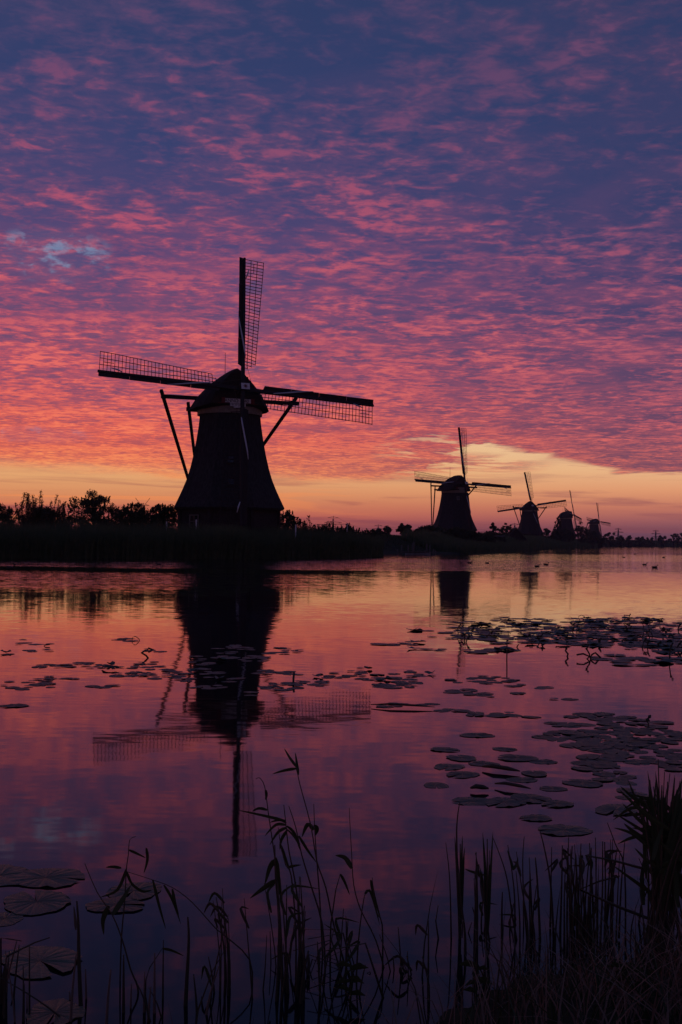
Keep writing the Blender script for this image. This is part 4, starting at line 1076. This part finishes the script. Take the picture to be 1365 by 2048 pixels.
stalk(1340, 1322, [(0, 0), (0, -16), (2, -34)], 'tall stalk near the right edge of the far mat', w=.02)
for i in range(46):
    x_ = random.uniform(930, 1362) if i > 8 else random.uniform(1240, 1362); y_ = random.uniform(1238, 1296) if x_ < 1330 else random.uniform(1240, 1320)
    k = random.choice([1, -1]); h = random.uniform(6, 17)
    stalk(x_, y_, [(0, 0), (k * random.uniform(1, 5), -h * .5), (k * random.uniform(-3, 9), -h), (k * random.uniform(3, 12), -h * random.uniform(.6, 1.1))], 'short bent stalk poking up among the pads of the far mat', w=random.uniform(.016, .028), pod=random.random() < .5)
def curled_leaf(px, py, w, h, label):
    p = wat(px, py); s = p.y / F; n = 12; v = []; f = []
    for i in range(n):
        t = i / (n - 1)
        for j in range(5):
            q = j / 4 - .5; env = math.sin(math.pi * min(max(t, .04), .96))
            v.append(((t - .5) * w * s, q * w * s * .7 * env, (h * s) * env * (1 - 1.4 * q * q) + .01 + .01 * math.sin(9 * t)))
    for i in range(n - 1):
        for j in range(4): f.append((i * 5 + j, i * 5 + j + 1, (i + 1) * 5 + j + 1, (i + 1) * 5 + j))
    o = link('curled_leaf', mesh_np('curled_leaf', np.array(v), np.array(f), M['leafdark'], True), loc=(p.x, p.y, 0), label=label, cat='leaf', group='curled dead leaves on the lily pads'); o.rotation_euler.z = random.uniform(-.6, .6)
curled_leaf(222, 1339, 44, 8, 'large curled leaf humped over the pads of the left drift')
curled_leaf(996, 1262, 18, 7, 'small humped leaf at the left of the far mat')
curled_leaf(1123, 1259, 22, 6, 'humped leaf in the middle of the far mat')
curled_leaf(1208, 1262, 26, 11, 'biggest humped leaf of the far mat')
curled_leaf(1205, 1278, 24, 6, 'low humped leaf below the biggest one')
curled_leaf(1160, 1266, 18, 7, 'humped leaf left of the biggest one')
curled_leaf(1342, 1279, 14, 11, 'upright curled leaf near the right edge of the far mat')
curled_leaf(1262, 1262, 12, 5, 'small humped leaf right of the biggest one')
curled_leaf(1095, 1270, 16, 4, 'low humped leaf at the front of the far mat')
curled_leaf(1270, 1482, 22, 6, 'small folded leaf on the crowded near patch')
for i, (x0, y0, x1, y1, wd, lab) in enumerate(((965, 1533, 1040, 1542, .03, 'dark leaf blade floating flat among the overlapping pads'), (990, 1567, 1062, 1577, .022, 'floating broken reed stick touching a pad'),
        (941, 1576, 978, 1577, .03, 'short dark leaf blade floating alone'), (742, 1409, 870, 1414, .02, 'long thin reed stick floating beyond the pads'))):
    a, c = wat(x0, y0, .02), wat(x1, y1, .02); b = MB(); d = c - a
    b.tube([(0, 0, 0), d * .3 + Vector((0, 0, .012)), d * .7 + Vector((0, 0, .008)), d], [wd * .2, wd * .5, wd * .5, wd * .15], 5)
    o = b.build('floating_blade', M['stalk'], None); o.location = a; tag(o, lab, 'reed blade', 'blades and sticks floating on the water')
# ------------------------------------------------------------------ near reeds
def blade_mesh(pts, w, fold=.25):
    """long leaf along pts (Vectors): V-folded ribbon tapering to a tip"""
    n = len(pts); v = []; f = []
    for i, p in enumerate(pts):
        t = i / (n - 1); d = (pts[min(i + 1, n - 1)] - pts[max(i - 1, 0)]).normalized()
        side = d.cross(Vector((0.25, 1, 0.15))).normalized(); up = side.cross(d)
        ww = w * (min(1, .45 + t * 2.2)) * (1 - t ** 2.6) * .5 + .0004
        v += [p - side * ww + up * ww * fold, p, p + side * ww + up * ww * fold]
    for i in range(n - 1): f += [(3 * i, 3 * i + 1, 3 * i + 4, 3 * i + 3), (3 * i + 1, 3 * i + 2, 3 * i + 5, 3 * i + 4)]
    return v, f
def smooth_path(P, k=3):
    out = []
    n = len(P)
    for i in range(n - 1):
        p0, p1, p2, p3 = P[max(i - 1, 0)], P[i], P[i + 1], P[min(i + 2, n - 1)]
        for j in range(k):
            t = j / k; out.append(.5 * ((2 * p1) + (p2 - p0) * t + (2 * p0 - 5 * p1 + 4 * p2 - p3) * t * t + (3 * p1 - p0 - 3 * p2 + p3) * t ** 3))
    out.append(P[-1].copy()); return out
def base_z(x, y): return gz(x, y)
def reed(pts, D, label, group, w=.007, leaves=(), m='reed', kink=False, depth=0.0, leafw=.011, plume=None):
    """pts: photo pixels from top to bottom, at distance D; continues down to the ground under the water"""
    P = [at(x, y, D + depth * i) for i, (x, y) in enumerate(pts)]
    foot = P[-1]; z0 = max(gz(foot.x, foot.y), -.35)
    if foot.z > z0 + .03: P.append(Vector((foot.x + (foot.x - P[-2].x) * .1, foot.y, z0)))
    P.reverse()
    root = thing('reed', (P[0].x, P[0].y, P[0].z), label, 'reed', group); o = Vector(P[0])
    Q = [q - o for q in (P if kink else smooth_path(P))]; n = len(Q)
    b = MB(); b.tube(Q, [w * .5 * (1 - .65 * i / (n - 1)) for i in range(n)], 5); b.build('stem', M['stalk'] if m == 'reed' else M[m], root)
    for lf in leaves:
        L = [at(x, y, D + .02 * i) - o for i, (x, y) in enumerate(lf)]
        v, f = blade_mesh(smooth_path(L, 4), leafw); b = MB(); b.add(v, f, True); b.build('leaf', M['reed'] if m == 'reed' else M[m], root)
    if plume:
        b = MB(); rr = np.random.default_rng(plume[1]); top = Q[-1]; dr = (Q[-1] - Q[-2]).normalized()
        for k in range(26):
            t = rr.uniform(0, .16); a = top - dr * t; e = a + Vector((rr.normal(.03, .02), rr.normal(0, .015), rr.uniform(-.02, .05))) ; b.tube([a, (a + e) / 2 + Vector((0, 0, .01)), e], [.0015, .0022, .0006], 3)
        b.build('plume', M['straw'], root)
    return root
C1 = 'reeds in the tall clump at lower middle'
reed([(622, 1497), (594, 1535), (600, 1568), (622, 1650), (634, 1722), (652, 1775), (668, 1850), (690, 1930)][1:] , 4.15, 'tallest reed of the middle clump, leaning left with a leaf pointing left', C1, .008,
     [[(594, 1537), (570, 1541), (545, 1548)], [(594, 1535), (580, 1516), (569, 1497)], [(597, 1550), (594, 1528), (591, 1505)]])
reed([(512, 1558), (520, 1556), (530, 1574), (537, 1625), (545, 1680), (552, 1740), (560, 1900)], 4.1, 'thin reed with a hooked drooping tip above the middle clump', C1, .006, [[(535, 1620), (518, 1617), (505, 1623)], [(532, 1580), (533, 1592), (531, 1600)]])
reed([(578, 1612), (592, 1655), (604, 1710), (622, 1770), (645, 1850), (652, 1960)], 4.1, 'slanting reed rising from lower right in the middle clump', C1, .008, [[(600, 1690), (588, 1672), (570, 1655)], [(598, 1672), (615, 1700), (634, 1726)]])
reed([(628, 1608), (630, 1660), (634, 1720), (640, 1800), (648, 1960)], 4.2, 'upright reed with a nodding seed pod and pale curled leaf', C1, .007, [[(628, 1660), (615, 1650), (604, 1675)], [(630, 1650), (634, 1660), (630, 1672)]], leafw=.018)
reed([(699, 1616), (701, 1660), (704, 1712), (708, 1770), (722, 1820), (752, 1880), (775, 1960)], 4.1, 'lone thin reed with one wide leaf on its left', C1, .006, [[(704, 1737), (690, 1716), (671, 1711)]], leafw=.02)
reed([(568, 1610), (572, 1645), (578, 1700), (590, 1760), (600, 1840), (604, 1960)], 4.05, 'leafy reed with a rosette of narrow leaves at mid height', C1, .008,
     [[(572, 1642), (530, 1632), (475, 1620)], [(572, 1650), (552, 1650), (530, 1672)], [(574, 1655), (556, 1665), (540, 1690)], [(574, 1652), (590, 1668), (600, 1700)], [(573, 1646), (560, 1640), (540, 1645)], [(575, 1660), (563, 1680), (560, 1700)]])
reed([(557, 1655), (562, 1690), (572, 1730), (583, 1752), (592, 1860)], 4.0, 'reed with a dark leaf hanging down in the middle clump', C1, .007, [[(562, 1690), (572, 1720), (584, 1752)], [(575, 1735), (590, 1732), (603, 1730)]])
reed([(550, 1690), (552, 1760), (560, 1840), (566, 1990)], 3.9, 'thick leafy reed at the heart of the middle clump', C1, .012, [[(552, 1720), (540, 1735), (530, 1770)], [(551, 1715), (556, 1750), (562, 1800)], [(555, 1760), (530, 1775), (500, 1797)]], leafw=.018)
reed([(681, 1748), (672, 1780), (662, 1850)], 4.2, 'bent reed folded into a sharp peak, left leg', C1, .008, [[(681, 1748), (690, 1765), (700, 1790)]], kink=True)
reed([(745, 1755), (752, 1820), (765, 1850)], 4.1, 'short upright reed with a forked tip right of the middle clump', C1, .007, [[(742, 1760), (748, 1790), (764, 1846)]])
reed([(738, 1783), (730, 1790), (722, 1840), (716, 1900), (712, 1980)], 4.0, 'reed with its top folded over right of the middle clump', C1, .007, [[(730, 1788), (742, 1785), (760, 1850)]])
C2 = 'reeds in the thin clump at lower left'
reed([(272, 1673), (260, 1680), (257, 1710), (253, 1740), (250, 1800), (243, 1880), (240, 1990)], 3.95, 'reed with curled tip and long drooping leaves at lower left', C2, .006,
     [[(258, 1700), (275, 1708), (292, 1716)], [(293, 1696), (295, 1720), (288, 1747)], [(253, 1738), (235, 1780), (200, 1795)], [(253, 1742), (262, 1765), (275, 1775)], [(243, 1736), (225, 1734), (212, 1735)]])
reed([(250, 1742), (300, 1758), (345, 1775), (385, 1805), (430, 1855), (448, 1870), (500, 1920)], 3.95, 'long reed arching over from the right with hanging leaves', C2, .006,
     [[(306, 1760), (318, 1810), (332, 1858)], [(328, 1770), (345, 1800), (362, 1848)], [(345, 1778), (350, 1805), (358, 1830)], [(262, 1768), (285, 1783), (305, 1780)]])
reed([(170, 1727), (195, 1785), (225, 1830), (245, 1880), (262, 1940), (276, 1975)], 3.85, 'straight slanting reed crossing the lower left pads', C2, .008, [[(218, 1812), (206, 1840), (208, 1870)], [(225, 1830), (245, 1800), (262, 1770)]], leafw=.018)
reed([(154, 1802), (157, 1850), (158, 1920), (163, 2040)], 3.75, 'dark upright stub with a split top at lower left', C2, .016, [[(152, 1860), (150, 1835), (148, 1812)]], m='stalk')
reed([(376, 1834), (378, 1880), (374, 1960), (370, 2040)], 3.75, 'single thick stub left of the middle clump', C2, .016, m='stalk', plume=None)
reed([(325, 1897), (300, 1935), (292, 1960), (290, 2040)], 3.7, 'bent thin reed folded into a triangle at lower left', C2, .006, [[(325, 1897), (345, 1902), (368, 1912)]], kink=True)
reed([(100, 1875), (70, 1885), (15, 1912), (6, 1950), (4, 2040)], 3.75, 'broken cane leaning right from the left edge', C2, .010, kink=True, m='stalk')
reed([(44, 1882), (20, 1878), (2, 1876), (2, 2040)], 3.75, 'short broken cane leaving the left edge', C2, .008, kink=True, m='stalk')
reed([(0, 1955), (60, 1990), (110, 2025), (150, 2060)], 3.65, 'long cane lying low across the bottom left corner', C2, .008, m='stalk')
C3 = 'cut reeds standing in the water at lower right'
def binlab(what, x, yt, xb, t1, t2):
    w_ = next(q for lim, q in xb if x < lim); h_ = 'tall' if yt < t1 else ('medium-high' if yt < t2 else 'short')
    return h_ + ' ' + what + ' ' + w_, h_ + ' ' + what + 's ' + w_
def spray(x, y0, y1, D, n, spread, label, group, leafw=.011, ht=1.0):
    """a sheath clump: one stem wrapped in several upright leaves"""
    lv = []
    for i in range(n):
        a = random.uniform(-1, 1) * spread; s = random.uniform(.0, .45)
        yb = y1 - (y1 - y0) * random.uniform(0, .35); yt = y0 + (y1 - y0) * random.uniform(0, .38)
        lv.append([(x + a * .15, yb), (x + a * .5, (yb + yt) / 2), (x + a, yt)])
    return reed([(x, y0 + 20), (x, (y0 + y1) / 2), (x + random.uniform(-3, 3), y1)], D, label, group, .012, lv, leafw=leafw)
spray(921, 1668, 1866, 4.4, 8, 12, 'thick sheathed reed clump at the left end of the cut reeds, tallest tip', C3)
reed([(920, 1604), (915, 1640), (914, 1690), (919, 1860)], 4.4, 'slender pointed reed rising highest at the left end of the cut reeds', C3, .010)
reed([(892, 1685), (900, 1760), (903, 1880)], 4.4, 'thin straight reed just left of the sheathed clump', C3, .007)
spray(975, 1658, 1880, 4.35, 8, 16, 'second sheathed reed clump with a feathery tip', C3)
reed([(951, 1705), (962, 1760), (975, 1850), (980, 1890)], 4.35, 'reed leaning between the two sheathed clumps with a leaf to its left', C3, .008, [[(968, 1750), (945, 1744), (930, 1738)]])
reed([(985, 1672), (1002, 1715), (1015, 1760), (1025, 1830), (1036, 1890)], 4.4, 'slanting thin reed right of the second sheathed clump', C3, .008)
reed([(1049, 1673), (1046, 1720), (1048, 1800), (1055, 1880)], 4.4, 'straight isolated reed in the gap of the cut reeds', C3, .008)
reed([(1016, 1690), (1024, 1740), (1030, 1800)], 4.4, 'forked reed with side twigs in the cut reeds', C3, .008, [[(1026, 1738), (1022, 1722), (1015, 1700)], [(1026, 1740), (1034, 1728), (1036, 1715)]])
reed([(1071, 1715), (1075, 1760), (1080, 1860)], 4.4, 'thick blunt reed stub in the gap of the cut reeds', C3, .013, m='stalk')
reed([(1060, 1728), (1061, 1800), (1069, 1864)], 4.35, 'thin stub beside the thick blunt one', C3, .009, m='stalk')
reed([(1080, 1660), (1090, 1700), (1102, 1770), (1108, 1880)], 4.4, 'curved reed at the left of the dense cut reeds', C3, .010)
reed([(877, 1810), (872, 1842), (877, 1876)], 4.4, 'short broken reed sticking up alone left of the cut reeds, kinked', C3, .009, kink=True, m='stalk')
reed([(1145, 1692), (1143, 1740), (1152, 1800), (1156, 1880)], 4.4, 'blunt-topped thick reed in the dense cut reeds', C3, .014, m='stalk')
reed([(1215, 1645), (1232, 1690), (1250, 1740)], 4.3, 'tall slanting reed left of the big leafy clump at right', C3, .008)
reed([(1171, 1711), (1230, 1722), (1290, 1738), (1365, 1752)], 4.2, 'broken cane lying almost flat across the right-hand reeds', C3, .016, m='stalk')
reed([(1240, 1752), (1200, 1762), (1160, 1779), (1240, 1815), (1330, 1850)], 4.15, 'folded cane making a sideways V in the right-hand reeds', C3, .015, kink=True, m='stalk')
for i in range(58):
    x_ = random.triangular(1085, 1290, 1180) if i % 3 else random.uniform(890, 1080)
    yt = random.uniform(1670, 1790) if x_ > 1080 else random.uniform(1700, 1850); yb = random.uniform(1845, 1900)
    k = random.gauss(0, 9); D = random.uniform(4.2, 4.6)
    lv = [[(x_ + k * .6, yt + 50), (x_ + k + random.uniform(-14, 14), yt + 25), (x_ + k + random.uniform(-30, 30), yt + random.uniform(0, 55))]] if random.random() < .45 else []
    reed([(x_ + k, yt), (x_ + k * .5 + random.uniform(-2, 2), (yt + yb) / 2), (x_, yb)], D, *binlab('upright cut reed stem', x_, yt, [(960, 'left of the sheathed clumps'), (1080, 'in the open gap right of the sheathed clumps'), (1150, 'in the left part of the dense stand'), (1215, 'in the middle of the dense stand'), (9999, 'just left of the tall leafy clump')], 1730, 1790), random.uniform(.007, .013), lv, m=random.choice(['reed', 'stalk', 'stalk']))
C4 = 'leaves of the tall leafy clump at the right edge'
for i in range(44):
    x_ = random.uniform(1275, 1410); yt = 1530 + abs(random.gauss(0, 1)) * 60 + (max(0, 1310 - x_) * 2.0); fan = (x_ - 1325) * .5 + random.gauss(0, 16)
    xb = 1330 + random.uniform(-38, 50); D = random.uniform(3.9, 4.5)
    if i == 0: x_, yt, fan, xb, D = 1318, 1506, -6, 1322, 4.2
    mid = ((xb + x_) / 2 - fan * .15, (yt + 1830) / 2)
    lv = []
    for q in range(random.randint(1, 3)):
        tp = (x_ + random.gauss(0, 26), yt + random.uniform(-10, 110)); b0 = (xb + random.uniform(-12, 12), random.uniform(1700, 1830))
        lv.append([b0, ((b0[0] * .55 + tp[0] * .45) + random.uniform(-6, 6), (b0[1] + tp[1]) / 2), tp])
    if random.random() < .45:
        bx, by = (x_ + xb) / 2, random.uniform(1620, 1740); L = random.uniform(50, 110); lv.append([(bx, by), (bx - L * .5, by - L * random.uniform(.2, .6)), (bx - L, by - L * random.uniform(.1, .9))])
    reed([(x_ + fan * .2, yt + 12), mid, (xb, 1860)], D, *(binlab('broad-leaved reed', x_, yt, [(1315, 'on the outer left side of the tall dark clump'), (1350, 'in the middle of the tall dark clump at the right edge'), (9999, 'cut off by the right edge of the picture')], 1565, 1610) if i else ('highest pointed leaf shoot of the clump at the right edge', C4)), random.uniform(.007, .012), lv, leafw=random.uniform(.012, .019))
for i in range(34):
    x_ = random.gauss(590, 70); yt = random.uniform(1740, 1900) + abs(x_ - 570) * .3; k = random.gauss(0, 16); D = random.uniform(3.75, 4.2)
    lv = [[(x_ + k * .5, yt + 60), (x_ + k + random.uniform(-18, 18), yt + 20), (x_ + k + random.uniform(-45, 45), yt + random.uniform(-10, 60))]] if random.random() < .6 else []
    reed([(x_ + k, yt), (x_ + k * .4 + random.uniform(-4, 4), (yt + 2030) / 2), (x_, 2030)], D, *binlab('thin reed stem', x_, yt, [(540, 'on the left side of the middle clump'), (610, 'in the heart of the middle clump'), (9999, 'on the right side of the middle clump')], 1790, 1860), random.uniform(.006, .012), lv, m=random.choice(['reed', 'stalk']))
for i in range(16):
    x_ = random.gauss(452, 12) if i % 2 else random.uniform(740, 860); yt = random.uniform(1760, 1860) if i % 2 else random.uniform(1840, 1930); k = random.gauss(0, 8); D = random.uniform(3.8, 4.1)
    reed([(x_ + k - 8, yt), (x_ + 2, (yt + 2030) / 2), (x_, 2035)], D, *binlab('thin reed stem', x_, yt, [(600, 'standing just left of the middle clump'), (9999, 'in the gap right of the middle clump')], 1820, 1880), random.uniform(.006, .011),
         [[(x_, yt + 30), (x_ - 20, yt + 10), (x_ - 40 * random.random() - 10, yt + 30)]] if random.random() < .4 else [], m=random.choice(['reed', 'stalk']))
for i in range(9):      # broken canes leaning across each other
    x_ = random.uniform(560, 800); y_ = random.uniform(1830, 1950); s = random.choice([-1, 1]); L = random.uniform(60, 130)
    reed([(x_ - s * L * .7, y_ + random.uniform(0, 40)), (x_, y_), (x_ + s * L * .4, 2035)], random.uniform(3.8, 4.1), 'broken cane bent across the middle clump', C1, random.uniform(.006, .010), kink=True, m='stalk')
for i in range(26):
    x_ = random.choice([random.uniform(0, 60), random.uniform(200, 330), random.uniform(120, 420)]); yt = random.uniform(1880, 1990); k = random.gauss(0, 12)
    reed([(x_ + k, yt), (x_ + k * .4, (yt + 2040) / 2), (x_, 2045)], random.uniform(3.6, 3.8), *binlab('dead reed stub', x_, yt, [(110, 'in the bottom left corner'), (240, 'below the big lily pads'), (9999, 'between the lower left pads and the middle clump')], 1920, 1955), random.uniform(.006, .013), m=random.choice(['stalk', 'straw']))

# dead grass and litter covering the near bank
rg = np.random.default_rng(21)
def near_grass(k, off, h, w, m, name, label, seg=3, lean=.55, xmax=7):
    x, y, o = along(NEAR, 46 + 0, 46 + 0, 1, rg, 0, 0)
    A = np.array(NEAR, float); cum = np.concatenate([[0], np.cumsum(np.hypot(*np.diff(A, axis=0).T))])
    x, y, o = along(NEAR, cum[2] - 1.5, cum[9] + 1.2, k, rg, -off[1], -off[0])
    keep = (x < xmax) & (np.hypot(x, y) > 1.6) & (rg.random(len(x)) < np.clip((x - .05) / .55, .10, 1)); x, y = x[keep], y[keep]; n = len(x)
    z = np.maximum(ground_z(np.stack([x, y], 1)), -.12)
    cl = np.array([noise.noise((a * 2.2, b_ * 2.2, 5.0)) for a, b_ in zip(x, y)])
    hh = h * rg.uniform(.45, 1.2, n) * (1 + .7 * cl)
    me = blades(x, y, z, hh, rg.uniform(.6, 1.4, n) * w, rg.normal(0, lean, (n, 2)), rg, seg, name, m)
    link(name, me, kind='stuff', label=label)
near_grass(26000, (-.04, 2.6), .21, .0055, 'straw', 'dead_grass', 'dead brown grass on the near bank')
near_grass(9000, (-.02, 2.6), .22, .006, 'reed', 'grass', 'green grass blades on the near bank')
near_grass(500, (-.30, .3), .30, .007, 'stalk', 'dead_reed_stubble', 'dead reed stubble along the near water edge', lean=.3)
def nettle(px, py, D, label, s=1.0):
    p = at(px, py, D); z0 = gz(p.x, D); root = thing('weed_plant', (p.x, D, z0), label, 'plant', 'green leafy plants on the near bank')
    h = max(p.z - z0, .12); b = MB(); b.tube([(0, 0, 0), (.01, 0, h * .6), (0, 0, h)], [.003, .0025, .001], 5); b.build('stem', M['reed'], root)
    for i in range(10):
        a = i * 2.4; z = h * (.35 + .065 * i); L = .055 * s * random.uniform(.7, 1.2); d = Vector((math.cos(a), math.sin(a), .1))
        v, f = blade_mesh([Vector((0, 0, z)), Vector((0, 0, z)) + d * L * .5, Vector((0, 0, z - .012)) + d * L], L * .45); bb = MB(); bb.add(v, f, True); bb.build('leaf', M['reed'], root)
nettle(1245, 1950, 3.55, 'green leafy plant low on the bank at the lower right')
nettle(1290, 1965, 3.5, 'second green leafy plant right of the first on the bank')
nettle(955, 1925, 3.7, 'single broad green shoot at the bank edge, bottom middle right')
nettle(700, 1925, 3.75, 'small green leafy plant among the middle clump stems')

# ------------------------------------------------------------------ morning haze
b = MB(); b.box((0, 0, 23), (7400, 7400, 52))
me = b.mesh('haze', M['soil']); me.materials.clear()
hm = bpy.data.materials.new('haze'); hm.use_nodes = True; g = NT(hm.node_tree)
pv = g.n('ShaderNodeVolumePrincipled'); o_ = g.n('ShaderNodeOutputMaterial'); g.put(o_.inputs[1], pv.outputs[0])
pv.inputs['Color'].default_value = (.86, .84, .92, 1); pv.inputs['Density'].default_value = .00013; pv.inputs['Anisotropy'].default_value = .3
me.materials.append(hm); link('haze', me, kind='stuff')
